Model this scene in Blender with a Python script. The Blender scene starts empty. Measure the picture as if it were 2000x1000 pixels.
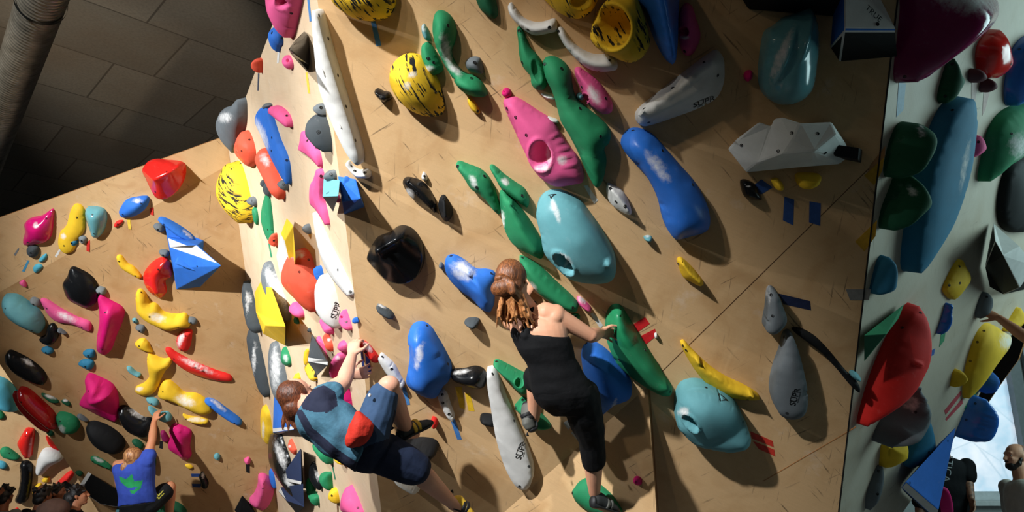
import bpy, bmesh, math, random
import numpy as np
from mathutils import Vector, Matrix
from mathutils.bvhtree import BVHTree
from mathutils.geometry import delaunay_2d_cdt
random.seed(7)
SC = bpy.context.scene
COL = SC.collection

# ------------------------------------------------------------------ camera
FPX = 1500.0
PITCH = math.atan(430.0 / FPX)
CAM = Vector((0.0, 0.0, 1.6))
camd = bpy.data.cameras.new('camera'); camd.sensor_width = 36.0; camd.lens = 36.0 * FPX / 2000.0
camd.clip_end = 200
camo = bpy.data.objects.new('camera', camd); COL.objects.link(camo)
camo.location = CAM; camo.rotation_euler = (math.pi / 2 + PITCH, 0, 0)
SC.camera = camo
FW = Vector((0, math.cos(PITCH), math.sin(PITCH)))
UP = Vector((0, -math.sin(PITCH), math.cos(PITCH)))
RT = Vector((1, 0, 0))
def P(px, py, d):                       # point of the place seen at a pixel, at depth d (metres)
    px, py, d = float(px), float(py), float(d)
    return CAM + d * ((px - 1000.0) / FPX * RT + (500.0 - py) / FPX * UP + FW)
def pix(p):
    q = p - CAM; d = q.dot(FW)
    return 1000 + FPX * q.dot(RT) / d, 500 - FPX * q.dot(UP) / d

# ------------------------------------------------------------------ world, lamps, exposure
vs = SC.view_settings
vs.view_transform = 'Standard'; vs.look = 'None'; vs.gamma = 1.0; vs.use_curve_mapping = False
vs.exposure = 0.0
W = bpy.data.worlds.new('world'); SC.world = W; W.use_nodes = True
bg = W.node_tree.nodes['Background']
bg.inputs[0].default_value = (0.70, 0.80, 0.82, 1); bg.inputs[1].default_value = 0.075
def spot(name, loc, tgt, power, col, size=0.06, cone=100, blend=0.6):
    l = bpy.data.lights.new(name, 'SPOT'); l.energy = power; l.color = col
    l.shadow_soft_size = size; l.spot_size = math.radians(cone); l.spot_blend = blend
    o = bpy.data.objects.new(name, l); COL.objects.link(o); o.location = loc
    o.rotation_euler = (Vector(tgt) - Vector(loc)).to_track_quat('-Z', 'Y').to_euler()
    return o
def area(name, loc, tgt, power, col, sx, sy):
    l = bpy.data.lights.new(name, 'AREA'); l.energy = power; l.color = col
    l.shape = 'RECTANGLE'; l.size = sx; l.size_y = sy
    o = bpy.data.objects.new(name, l); COL.objects.link(o); o.location = loc
    o.rotation_euler = (Vector(tgt) - Vector(loc)).to_track_quat('-Z', 'Y').to_euler()
    return o
KEYC, NEUT = (1.0, 0.86, 0.66), (0.96, 0.99, 1.0)
spot('ceiling_and_fill_spot', P(100, -1300, 1.8), P(820, 480, 4.2), 50, KEYC, 0.04, 92, 1.0)
spot('ceiling_and_fill_spot', P(-260, -1120, 1.9), P(820, 480, 4.2), 22, KEYC, 0.04, 92, 1.0)
spot('ceiling_and_fill_spot', (-3.6, -1.2, 5.4), P(905, 790, 4.5), 3700, NEUT, 0.10, 34, 1.0)  # added fill from behind left, evens out the main wall
spot('ceiling_and_fill_spot', (-5.8, 0.6, 4.3), P(510, 750, 7.6), 4300, NEUT, 0.07, 43, 1.0)
spot('ceiling_and_fill_spot', (-8.5, 5.5, 3.2), P(40, 860, 10.5), 1500, NEUT, 0.08, 56, 0.4)  # added lamp, only brightens the far left wall
spot('ceiling_and_fill_spot', (-5.6, 2.0, 4.6), P(570, 330, 5.5), 1150, NEUT, 0.06, 56, 1.0)  # added lamp, only brightens the corner strip
spot('added_fill_uplight', (-3.5, -1.5, 4.9), (-4.8, 9.5, 7.0), 4800, (1.0, 0.93, 0.80), 0.2, 25, 0.6)  # added uplight that lifts the ceiling, not a known fixture
spot('ceiling_and_fill_spot', (-6.4, 1.6, 3.6), (-5.2, 7.4, 5.6), 800, (1.0, 0.84, 0.62), 0.12, 26, 0.8)  # added warm lamp for the streak of light on the duct
area('window_daylight', (7.0, 4.4, 4.1), P(1850, 400, 5.8), 160, (0.66, 0.98, 1.0), 3.0, 3.0)

# ------------------------------------------------------------------ materials
def lin(c):
    c = [x / 255.0 for x in c]
    return tuple((x / 12.92 if x <= 0.04045 else ((x + 0.055) / 1.055) ** 2.4) for x in c) + (1,)
MATS = {}
class NT:
    def __init__(s, name):
        s.m = bpy.data.materials.new(name); s.m.use_nodes = True
        s.t = s.m.node_tree; s.b = s.t.nodes['Principled BSDF']
    def n(s, typ, **kw):
        o = s.t.nodes.new(typ)
        for k, v in kw.items():
            if k.startswith('i_'):
                key = k[2:]
                key = int(key) if key.isdigit() else key.replace('_', ' ')
                o.inputs[key].default_value = v
            else: setattr(o, k, v)
        return o
    def l(s, a, b): s.t.links.new(a, b)
    def coord(s, scale=(1, 1, 1), rot=(0, 0, 0)):
        tc = s.n('ShaderNodeTexCoord'); out = tc.outputs['Object']
        for key, val, idn in (('Rotation', rot, (0, 0, 0)), ('Scale', scale, (1, 1, 1))):
            if tuple(val) == idn: continue
            mp = s.n('ShaderNodeMapping'); mp.inputs[key].default_value = val
            s.l(out, mp.inputs[0]); out = mp.outputs[0]
        return out
    def noise(s, vec, scale, detail=4, rough=0.55):
        o = s.n('ShaderNodeTexNoise'); o.inputs['Scale'].default_value = scale
        o.inputs['Detail'].default_value = detail; o.inputs['Roughness'].default_value = rough
        if vec is not None: s.l(vec, o.inputs['Vector'])
        return o.outputs['Fac']
    def ramp(s, f, a, b, ca=(0, 0, 0, 1), cb=(1, 1, 1, 1)):
        o = s.n('ShaderNodeValToRGB'); e = o.color_ramp.elements
        e[0].position = a; e[1].position = b; e[0].color = ca; e[1].color = cb
        s.l(f, o.inputs[0]); return o.outputs[0]
    def mix(s, fac, a, b, mode='MIX'):
        o = s.n('ShaderNodeMix', data_type='RGBA', blend_type=mode)
        for sock, v in ((o.inputs[0], fac), (o.inputs[6], a), (o.inputs[7], b)):
            if hasattr(v, 'node'): s.l(v, sock)
            else: sock.default_value = v
        return o.outputs[2]
    def math(s, op, a, b=0.0):
        o = s.n('ShaderNodeMath', operation=op)
        for sock, v in ((o.inputs[0], a), (o.inputs[1], b)):
            if hasattr(v, 'node'): s.l(v, sock)
            else: sock.default_value = v
        return o.outputs[0]
    def bump(s, h, strength=0.2, dist=0.01):
        o = s.n('ShaderNodeBump'); o.inputs['Strength'].default_value = strength; o.inputs['Distance'].default_value = dist
        s.l(h, o.inputs['Height']); s.l(o.outputs[0], s.b.inputs['Normal'])

HOLDCOL = dict(teal=(104, 164, 172), blue=(46, 112, 206), green=(38, 134, 88), pink=(232, 92, 148), magenta=(212, 26, 112),
    red=(226, 40, 34), coral=(236, 92, 66), yellow=(240, 194, 44), black=(20, 21, 23), grey=(122, 128, 130), white=(222, 220, 216),
    cyan=(84, 172, 196), dteal=(44, 118, 152), dgrey=(66, 72, 76), navy=(38, 54, 88), tiger=(240, 194, 44), dgreen=(24, 88, 58),
    brown=(96, 52, 58), darkred=(170, 24, 24), plum=(140, 26, 84), stone=(226, 228, 224), slate=(104, 110, 114), dblue=(26, 70, 160))
GLOSSY = {'gblack': 'black', 'gmagenta': 'magenta', 'gred': 'red', 'gdarkred': 'darkred', 'gblue': 'blue', 'gplum': 'plum', 'gteal': 'teal'}
def hold_mat(key):
    if key in MATS: return MATS[key]
    base = GLOSSY.get(key, key); c = lin(HOLDCOL[base])
    N = NT('hold_' + key); v = N.coord()
    n1 = N.noise(v, 9, 5, 0.6); n2 = N.noise(v, 160, 2, 0.5)
    col = N.mix(N.ramp(n1, 0.35, 0.7), tuple(x * 0.86 for x in c[:3]) + (1,), c)
    if base == 'tiger':
        sv = N.coord((46, 4.6, 9), (0.1, 0.1, -0.42)); sn = N.noise(sv, 1.3, 3, 0.6)
        patch = N.noise(v, 4.5, 2, 0.5)
        m = N.math('MULTIPLY', N.ramp(sn, 0.535, 0.565), N.ramp(patch, 0.38, 0.46))
        col = N.mix(m, col, (0.012, 0.012, 0.012, 1))
    at = N.n('ShaderNodeAttribute', attribute_name='chalk'); dn = N.noise(v, 26, 6, 0.7)
    f = N.math('ADD', N.math('MULTIPLY', at.outputs['Fac'], 0.85), N.math('MULTIPLY', N.math('SUBTRACT', dn, 0.5), 1.9))
    ch = N.math('MULTIPLY', N.math('MULTIPLY', N.ramp(f, 0.2, 1.0), N.ramp(at.outputs['Fac'], 0.0, 0.6)), 0.9)
    dust = N.math('MULTIPLY', N.ramp(N.noise(v, 14, 8, 0.72), 0.6, 0.85), 0.05 if base == 'black' else 0.16)
    tot = N.math('MAXIMUM', ch, dust)
    col = N.mix(tot, col, lin((226, 224, 222)))
    N.l(col, N.b.inputs['Base Color'])
    g = N.n('ShaderNodeAttribute', attribute_name='gloss')
    r0 = (0.24 if base == 'black' else 0.15) if key in GLOSSY else 0.74
    rr = N.math('SUBTRACT', r0, N.math('MULTIPLY', g.outputs['Fac'], max(0.0, r0 - 0.14) if key in GLOSSY else (r0 - 0.34)))
    rr = N.math('ADD', rr, N.math('MULTIPLY', tot, 0.4)); N.l(rr, N.b.inputs['Roughness'])
    N.b.inputs['Specular IOR Level'].default_value = (0.22 if base == 'black' else 0.5) if key in GLOSSY else 0.28
    if key not in GLOSSY: N.bump(n2, 0.12, 0.003)
    else: N.bump(N.noise(v, 18, 2, 0.5), 0.06, 0.01)
    MATS[key] = N.m; return N.m
def flat_mat(name, rgb, rough=0.6, metal=0.0, var=0.12, scale=20, bump=0.0, spec=0.4):
    if name in MATS: return MATS[name]
    N = NT(name); c = lin(rgb); v = N.coord()
    f = N.noise(v, scale, 4, 0.6)
    N.l(N.mix(N.ramp(f, 0.3, 0.72), tuple(x * (1 - var) for x in c[:3]) + (1,), tuple(min(1, x * (1 + var * .5)) for x in c[:3]) + (1,)), N.b.inputs['Base Color'])
    N.b.inputs['Roughness'].default_value = rough; N.b.inputs['Metallic'].default_value = metal
    N.b.inputs['Specular IOR Level'].default_value = spec
    if bump: N.bump(N.noise(v, scale * 3, 4, 0.6), bump, 0.006)
    MATS[name] = N.m; return N.m
def ply_mat(name, rgb, grime=1.0):
    N = NT(name); c = lin(rgb); v = N.coord()
    g = N.noise(N.coord((2.0, 34, 2), (0, 0, 0.5)), 2.2, 6, 0.65)
    big = N.noise(v, 1.1, 4, 0.55); blot = N.noise(v, 4.2, 6, 0.65)
    dk = tuple(x * y for x, y in zip(c[:3], (0.80, 0.74, 0.66))) + (1,)
    lt = tuple(min(1, x * 1.10) for x in c[:3]) + (1,)
    col = N.mix(N.ramp(g, 0.3, 0.72), tuple(x * 0.90 for x in c[:3]) + (1,), c)
    col = N.mix(N.math('MULTIPLY', N.ramp(big, 0.35, 0.7), 0.55), col, lt)
    col = N.mix(N.math('MULTIPLY', N.ramp(blot, 0.52, 0.78), 0.62 * grime), col, dk)
    sw = N.n('ShaderNodeTexNoise'); sw.inputs['Scale'].default_value = 2.4; sw.inputs['Detail'].default_value = 7; sw.inputs['Distortion'].default_value = 1.6; N.l(v, sw.inputs['Vector'])
    col = N.mix(N.math('MULTIPLY', N.ramp(sw.outputs['Fac'], 0.50, 0.72), 0.40 * grime), col, tuple(x * y for x, y in zip(c[:3], (0.72, 0.60, 0.46))) + (1,))
    # rubber scuffs: thin long dark strokes in two directions
    for rot, sc, th in ((0.9, (3, 46, 3), 0.635), (-0.5, (2.4, 38, 3), 0.645), (1.7, (3, 60, 3), 0.65)):
        s = N.noise(N.coord(sc, (0, 0, rot)), 1.0, 3, 0.6)
        pt = N.ramp(N.noise(v, 2.3 + rot * .2, 3, 0.5), 0.48, 0.6)
        col = N.mix(N.math('MULTIPLY', N.math('MULTIPLY', N.ramp(s, th, th + 0.04), pt), 0.5 * grime), col, (0.06, 0.035, 0.02, 1))
    sp = N.noise(v, 150, 2, 0.5)
    col = N.mix(N.math('MULTIPLY', N.ramp(sp, 0.3, 0.75), 0.16), col, tuple(x * 0.62 for x in c[:3]) + (1,))
    ck = N.math('MULTIPLY', N.ramp(N.noise(v, 3.1, 8, 0.7), 0.60, 0.78), 0.42)
    col = N.mix(ck, col, lin((226, 216, 204)))
    vo = N.n('ShaderNodeTexVoronoi'); vo.inputs['Scale'].default_value = 1.9; N.l(v, vo.inputs['Vector'])      # bolt sockets in the panel
    col = N.mix(N.math('MULTIPLY', N.math('SUBTRACT', 1.0, N.ramp(vo.outputs['Distance'], 0.0095, 0.0135)), 0.9), col, (0.02, 0.018, 0.016, 1))
    N.l(col, N.b.inputs['Base Color']); N.b.inputs['Roughness'].default_value = 0.58
    N.b.inputs['Specular IOR Level'].default_value = 0.25
    N.bump(g, 0.05, 0.003)
    return N.m
PLY = ply_mat('plywood', (210, 172, 126), 1.35); PLYD = ply_mat('plywood_worn', (194, 154, 108), 1.4)
PLYS = ply_mat('plywood_chalked_overlit', (218, 192, 160), 0.7)  # paler base: chalk, plus the strip's overexposure put into the colour
PLYG = ply_mat('plywood_grey', (196, 184, 166), 0.8)
M_EDGE = flat_mat('plywood_edge', (172, 118, 70)); M_DARK = flat_mat('dark_gap', (22, 20, 18)); M_HOLE = flat_mat('bolt_recess_shade', (12, 12, 13), 0.5)  # bolt recess: shade inside the hole painted as near-black colour
M_STEEL = flat_mat('bolt_steel', (120, 118, 114), 0.35, 1.0)

# ------------------------------------------------------------------ object helpers
def link(name, me, mat=None, parent=None, mw=None):
    o = bpy.data.objects.new(name, me); COL.objects.link(o)
    if mat is not None:
        for m in (mat if isinstance(mat, (list, tuple)) else [mat]): me.materials.append(m)
    if parent is not None: o.parent = parent
    elif mw is not None: o.matrix_world = mw
    return o
def tag(o, label=None, cat=None, group=None, kind=None):
    if label: o['label'] = label
    if cat: o['category'] = cat
    if group: o['group'] = group
    if kind: o['kind'] = kind
    return o
def empty(name, loc, label, cat, group=None):
    o = bpy.data.objects.new(name, None); COL.objects.link(o); o.location = loc; o.empty_display_size = 0.1
    return tag(o, label, cat, group)
def mesh_from(verts, faces, smooth=True):
    me = bpy.data.meshes.new('m'); me.from_pydata([tuple(v) for v in verts], [], faces); me.update()
    if smooth: me.polygons.foreach_set('use_smooth', [True] * len(me.polygons))
    return me

# ------------------------------------------------------------------ walls: planes given by 1/depth = a + b*px + c*py
def plane3(pts):
    A = np.array([[1, x, y] for x, y, d in pts], float); r = np.array([1.0 / d for x, y, d in pts])
    return tuple(float(t) for t in np.linalg.solve(A, r))
class Wall:
    def __init__(s, abc):
        s.abc = abc; a, b, c = abc
        n = -(FPX * b * RT - FPX * c * UP + (a + 1000 * b + 500 * c) * FW); n.normalize()
        s.n = n; s.u = Vector((0, 0, 1)).cross(n).normalized(); s.v = n.cross(s.u).normalized()
    def d(s, px, py): return 1.0 / (s.abc[0] + s.abc[1] * px + s.abc[2] * py)
    def at(s, px, py, h=0.0):
        p = P(px, py, s.d(px, py))
        if h:                                     # a point h off the wall that shows at this pixel
            w = (CAM - p).dot(s.n); p = p + (CAM - p) * (h / w)
        return p
    def frame(s, p):
        return Matrix(((s.u.x, s.v.x, s.n.x, p.x), (s.u.y, s.v.y, s.n.y, p.y), (s.u.z, s.v.z, s.n.z, p.z), (0, 0, 0, 1)))
    def rel(s, p, o):
        q = p - o; return (q.dot(s.u), q.dot(s.v), q.dot(s.n))
wM = Wall((0.2591 - 0.015, 0.000015, -0.000055))
dM = lambda x, y: wM.d(x, y)
wS = Wall(plane3([(620, 0, dM(620, 0)), (745, 1000, dM(745, 1000)), (475, 500, 7.6)]))
wB = Wall(plane3([(475, 500, 7.6), (530, 900, wS.d(530, 900)), (100, 700, 7.9)]))
wC = Wall(plane3([(0, 570, wB.d(0, 570)), (450, 320, wB.d(450, 320)), (200, 330, wB.d(200, 459) * 0.962)]))
wD = Wall(plane3([(0, 750, 10.2), (0, 1000, 10.8), (180, 950, 10.9)]))
wE = Wall(plane3([(985, 1000, dM(985, 1000)), (1265, 755, dM(1265, 755)), (1282, 1000, dM(1282, 1000) - 0.34)]))
wR = Wall(plane3([(1755, 0, dM(1755, 0)), (1640, 1000, dM(1640, 1000)), (1925, 600, 5.55)]))
WALLS = dict(M=wM, S=wS, B=wB, C=wC, D=wD, E=wE, R=wR)
WNAME = dict(M='main wall', S='corner strip', B='left wall', C='upper left band', D='far left wall', E='lower panel', R='right wall')
def slab(name, wall, pts, mat, thick=0.03):
    w = wall; c = sum((w.at(*p) for p in pts), Vector()) / len(pts)
    vs_ = [w.rel(w.at(*p), c) for p in pts]; k = len(vs_)
    a2 = sum(vs_[i][0] * vs_[(i + 1) % k][1] - vs_[(i + 1) % k][0] * vs_[i][1] for i in range(k))
    if a2 < 0: vs_.reverse()
    V = [(x, y, 0) for x, y, z in vs_] + [(x, y, -thick) for x, y, z in vs_]
    F = [list(range(k)), list(range(2 * k - 1, k - 1, -1))] + [[i, i + k, (i + 1) % k + k, (i + 1) % k] for i in range(k)]
    F[2:] = [list(reversed([i, (i + 1) % k, (i + 1) % k + k, i + k])) for i in range(k)]
    me = mesh_from(V, F, False)
    o = link(name, me, [mat, M_EDGE], mw=w.frame(c)); o['kind'] = 'structure'
    for i, p in enumerate(me.polygons): p.material_index = 0 if i == 0 else 1
    return o

# ------------------------------------------------------------------ outlines
def parse(s):
    return [tuple(float(t) for t in q.split(',')) for q in s.split()]
def smooth_outline(pts, sharp=False):
    P_ = np.array(pts, float); n = len(P_)
    if sharp:                                            # cut the corners a little, keep the sides straight
        out = []
        for i in range(n):
            a, b, c = P_[i - 1], P_[i], P_[(i + 1) % n]
            for q, o in ((a, b), (c, b)):
                L = np.linalg.norm(q - o); t = min(0.18, 3.0 / max(L, 1e-6)); out.append(o + (q - o) * t)
        return np.array(out)
    out = []
    for i in range(n):
        p0, p1, p2, p3 = P_[i - 1], P_[i], P_[(i + 1) % n], P_[(i + 2) % n]
        t01, t12, t23 = [max(np.linalg.norm(q - r), 1e-3) ** 0.5 for q, r in ((p1, p0), (p2, p1), (p3, p2))]
        m1 = (p1 - p0) / t01 - (p2 - p0) / (t01 + t12) + (p2 - p1) / t12
        m2 = (p2 - p1) / t12 - (p3 - p1) / (t12 + t23) + (p3 - p2) / t23
        m1, m2 = m1 * t12, m2 * t12
        for k in range(6):
            t = k / 6; out.append((2 * t**3 - 3 * t**2 + 1) * p1 + (t**3 - 2 * t**2 + t) * m1 + (-2 * t**3 + 3 * t**2) * p2 + (t**3 - t**2) * m2)
    return np.array(out)
def resample(p, step):
    q = np.vstack([p, p[:1]]); L = np.r_[0, np.cumsum(np.linalg.norm(np.diff(q, axis=0), axis=1))]
    n = max(10, int(round(L[-1] / step))); t = np.linspace(0, L[-1], n, endpoint=False)
    return np.c_[np.interp(t, L, q[:, 0]), np.interp(t, L, q[:, 1])]
def inside(poly, pts):
    x, y = pts[:, 0], pts[:, 1]; r = np.zeros(len(pts), bool); n = len(poly)
    for i in range(n):
        x1, y1 = poly[i]; x2, y2 = poly[(i + 1) % n]
        c = ((y1 > y) != (y2 > y)); 
        if y1 != y2: r ^= c & (x < (x2 - x1) * (y - y1) / (y2 - y1) + x1)
    return r
def edge_dist(poly, pts):
    a = poly; b = np.roll(poly, -1, axis=0); ab = b - a; L2 = (ab**2).sum(1) + 1e-12
    ap = pts[:, None, :] - a[None]; t = np.clip((ap * ab[None]).sum(2) / L2, 0, 1)
    return np.sqrt((((ap - t[..., None] * ab[None])**2).sum(2)).min(1))

BOLT_ME = {}
def bolt_mesh():
    if 'b' not in BOLT_ME:
        bm = bmesh.new(); n = 12; rings = []
        for r, z in ((1.25, -0.25), (1.15, 0.10), (0.9, 0.12), (0.8, -0.1), (0.45, -0.12), (0.40, 0.05), (0.0, 0.06)):
            rings.append([bm.verts.new((r * math.cos(2 * math.pi * i / n), r * math.sin(2 * math.pi * i / n), z)) for i in range(n)] if r else [bm.verts.new((0, 0, z))])
        for k in range(len(rings) - 2):
            for i in range(n): bm.faces.new((rings[k][i], rings[k][(i + 1) % n], rings[k + 1][(i + 1) % n], rings[k + 1][i]))
        for i in range(n): bm.faces.new((rings[-2][i], rings[-2][(i + 1) % n], rings[-1][0]))
        me = bpy.data.meshes.new('bolt'); bm.to_mesh(me); bm.free(); me.materials.append(M_HOLE); BOLT_ME['b'] = me
    return BOLT_ME['b']
def add_bolts(o, bvh, uvs, r=0.0075):
    for (u, v) in uvs:
        hit = bvh.ray_cast(Vector((u, v, 2.0)), Vector((0, 0, -1)))
        if hit[0] is None: continue
        b = bpy.data.objects.new('bolt_hole', bolt_mesh()); COL.objects.link(b); b.parent = o
        q = hit[1].to_track_quat('Z', 'Y')
        b.matrix_local = Matrix.Translation(hit[0] + hit[1] * 0.0008) @ q.to_matrix().to_4x4() @ Matrix.Diagonal((r, r, r, 1))
NH = 0
GROUPS = {}
def H(wall, col, pts, h, label, ap=None, ch='', b=None, dent=(), bump=(), gl='', sh=0, nm='climbing_hold', cat='climbing hold', k=1.7, lip=0.22, q=0.3, sm=4, bs=1.0, grp=None, rg=None):
    """one bolted-on hold: an outline on its wall, raised h cm into a solid of its own"""
    global NH; NH += 1
    w = WALLS[wall]; h = h / 100.0
    raw = smooth_outline(parse(pts), sh)
    cpx = raw.mean(0); c = w.at(*cpx)
    A = np.array([w.rel(w.at(*p), c)[:2] for p in raw])
    wx = np.array(w.rel(CAM, c)); wn = wx[2]
    s = (A - wx[:2]) / wn; sd = s.mean(0); sl = np.linalg.norm(sd); sdir = sd / max(sl, 1e-6)
    a = A @ sdir; a0, a1 = a.min(), a.max()
    hs = min(0.5 * h, 0.72 * (a1 - a0) / max(sl, 1e-6))
    g = ((a - a0) / (a1 - a0))
    base = A - s * (hs * g)[:, None]
    size = max(np.ptp(base, axis=0)); step = max(size / (44.0 if dent or bump else 26.0), 0.0045)
    if not sh: base = resample(base, step)
    else: base = resample(base, step)
    ar = 0.5 * np.sum(base[:, 0] * np.roll(base[:, 1], -1) - np.roll(base[:, 0], -1) * base[:, 1])
    if ar < 0: base = base[::-1].copy()
    mn, mx = base.min(0), base.max(0)
    gx, gy = np.meshgrid(np.arange(mn[0], mx[0] + step, step), np.arange(mn[1], mx[1] + step, step * 0.866))
    gx[1::2] += step * 0.5
    pts_ = np.c_[gx.ravel(), gy.ravel()]; pts_ = pts_[inside(base, pts_)]
    d = edge_dist(base, pts_) if len(pts_) else np.zeros(0)
    dmax = d.max() if len(d) else step
    keep = d > 0.62 * step; pts_, d = pts_[keep], d[keep]
    # lip ring just inside the outline
    tan = np.roll(base, -1, 0) - np.roll(base, 1, 0); tan /= (np.linalg.norm(tan, axis=1)[:, None] + 1e-9)
    nin = np.c_[-tan[:, 1], tan[:, 0]]
    lipd = min(0.3 * step, 0.12 * dmax); lipp = base + nin * lipd
    ok = inside(base, lipp) & (edge_dist(base, lipp) > 0.6 * lipd); lipp = lipp[ok]
    allp = np.vstack([base, lipp, pts_]) if len(pts_) else np.vstack([base, lipp])
    nb, nl = len(base), len(lipp)
    da = np.r_[np.zeros(nb), np.full(nl, lipd), d]
    t = np.clip(da / dmax, 0, 1)
    hh = h * (lip + (1 - lip) * (1 - (1 - t)**k)**(1 / k))
    if ap is not None:
        apu = np.array(w.rel(w.at(*ap), c)[:2]); apt = wx[:2] + (apu - wx[:2]) * (wn - h) / wn
        r = np.linalg.norm(allp - apt, axis=1); hh *= 1 - q * np.clip(r / (0.62 * size), 0, 1)**1.2
    if rg:                                          # a creased crown along this line instead of a dome
        RG = np.array([np.array(w.rel(w.at(*p), c)[:2]) for p in parse(rg)]); RG = wx[:2] + (RG - wx[:2]) * (wn - h) / wn
        dr = np.full(len(allp), 1e9)
        for i in range(max(1, len(RG) - 1)):
            a_, b_ = RG[i], RG[min(i + 1, len(RG) - 1)]; ab = b_ - a_; tt = np.clip(((allp - a_) @ ab) / (ab @ ab + 1e-9), 0, 1)
            dr = np.minimum(dr, np.linalg.norm(allp - a_ - tt[:, None] * ab, axis=1))
        tr = da / (da + dr + 1e-6); hh = h * (lip + (1 - lip) * tr); sm = 2
    hh[:nb] = 0
    vp, ve, vf, ov, oe, of = delaunay_2d_cdt([Vector(p) for p in allp], [(i, (i + 1) % nb) for i in range(nb)], [], 1, 1e-7)
    idx = [o_[0] if o_ else 0 for o_ in ov]; Z = hh[idx]; bas = np.array([bool(o_) and o_[0] < nb for o_ in ov])
    fixed = np.array([bool(o_) and o_[0] < nb for o_ in ov])
    XY = np.array([tuple(p) for p in vp]); E = np.array(ve)
    deg = np.zeros(len(XY)); np.add.at(deg, E[:, 0], 1); np.add.at(deg, E[:, 1], 1)
    for _ in range(sm):
        acc = np.zeros(len(XY)); np.add.at(acc, E[:, 0], Z[E[:, 1]]); np.add.at(acc, E[:, 1], Z[E[:, 0]])
        Z2 = 0.5 * Z + 0.5 * acc / np.maximum(deg, 1)
        lipm = np.array([bool(o_) and nb <= o_[0] < nb + nl for o_ in ov])
        Z = np.where(fixed | lipm, Z, Z2)
    # apparent pixel position of every vertex (for pockets, ribs, chalk marks)
    mw = w.frame(c)
    def pxs():
        return np.array([pix(mw @ Vector((x, y, z))) for (x, y), z in zip(XY, Z)])
    for (ex, ey, rx, ry, ang, dh) in list(bump):
        PX = pxs(); ca, sa = math.cos(math.radians(ang)), math.sin(math.radians(ang))
        X, Y = PX[:, 0] - ex, PX[:, 1] - ey
        e = np.sqrt(((X * ca + Y * sa) / rx)**2 + ((-X * sa + Y * ca) / ry)**2)
        Z = np.where(fixed, Z, np.maximum(Z + dh / 100.0 * np.where(e < 1, (1 - e**2.4), 0), 0.004))
    V3 = np.c_[XY, Z]
    for (ex, ey, rx, ry, ang, dh) in list(dent):         # pockets: sunk along the surface's own normal, with a raised rim
        PX = np.array([pix(mw @ Vector(p)) for p in V3]); ca, sa = math.cos(math.radians(ang)), math.sin(math.radians(ang))
        X, Y = PX[:, 0] - ex, PX[:, 1] - ey
        e = np.sqrt(((X * ca + Y * sa) / rx)**2 + ((-X * sa + Y * ca) / ry)**2)
        tb = BVHTree.FromPolygons([Vector(p) for p in V3], [list(f) for f in vf]); im = mw.inverted()
        hit = tb.ray_cast(im @ CAM, (im.to_3x3() @ (P(ex, ey, 1) - CAM)).normalized())
        nn = np.array(hit[1]) if hit[0] is not None else np.array((0, 0, 1.0))
        if nn[2] < 0: nn = -nn
        prof = np.where(e < 1, (1 - e**3.2), 0) - 0.12 * np.exp(-((e - 1.16) / 0.14)**2)
        prof = np.where(fixed, 0, prof); V3 = V3 + (dh / 100.0) * prof[:, None] * nn[None]
    V3[:, 2] = np.where(fixed, V3[:, 2], np.maximum(V3[:, 2], 0.004)); XY, Z = V3[:, :2], V3[:, 2]
    V = [(x, y, z) for (x, y), z in zip(XY, Z)]
    F = [list(f) for f in vf]
    me = mesh_from(V, F)
    PX = pxs()
    for nm_, spec in (('chalk', ch), ('gloss', gl)):
        val = np.zeros(len(V))
        if spec:
            for e_ in spec.split():
                t_ = [float(x) for x in e_.split(',')]
                ex, ey, rx = t_[:3]; ry = t_[3] if len(t_) > 3 else rx; an = math.radians(t_[4]) if len(t_) > 4 else 0
                X, Y = PX[:, 0] - ex, PX[:, 1] - ey; ca, sa = math.cos(an), math.sin(an)
                e = np.sqrt(((X * ca + Y * sa) / rx)**2 + ((-X * sa + Y * ca) / ry)**2)
                val = np.maximum(val, np.clip((1.5 - e) / 1.1, 0, 1) if nm_ == 'chalk' else np.clip((1.12 - e) / 0.2, 0, 1))
        at = me.attributes.new(nm_, 'FLOAT', 'POINT'); at.data.foreach_set('value', val.astype(np.float32))
    nbase = [i for i in range(len(V)) if fixed[i]]
    o = link(nm, me, hold_mat(col), mw=mw)
    tag(o, label, cat, grp or 'climbing holds on the ' + WNAME[wall])
    bvh = BVHTree.FromPolygons([Vector(v) for v in V], F)
    if b is None:
        u, sv, vt = np.linalg.svd(base - base.mean(0), full_matrices=False); ax = vt[0]; L = np.ptp((base - base.mean(0)) @ ax)
        m = base.mean(0)
        b_uv = [m + ax * L * 0.33, m - ax * L * 0.33] if L > 0.17 else [m]
        b_uv = [p for p in b_uv if inside(base, np.array([p]))[0]]
        if L < 0.05: b_uv = []
    else:
        b_uv = []
        for (bx, by) in (parse(b) if b else []):
            dirv = (P(bx, by, 1) - CAM); im = mw.inverted()
            hit = bvh.ray_cast(im @ CAM, (im.to_3x3() @ dirv).normalized())
            if hit[0] is not None: b_uv.append((hit[0].x, hit[0].y))
    add_bolts(o, bvh, b_uv, 0.0075 * bs)
    o_bvh[o.name] = (w, c, bvh, mw)
    return o
o_bvh = {}
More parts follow.
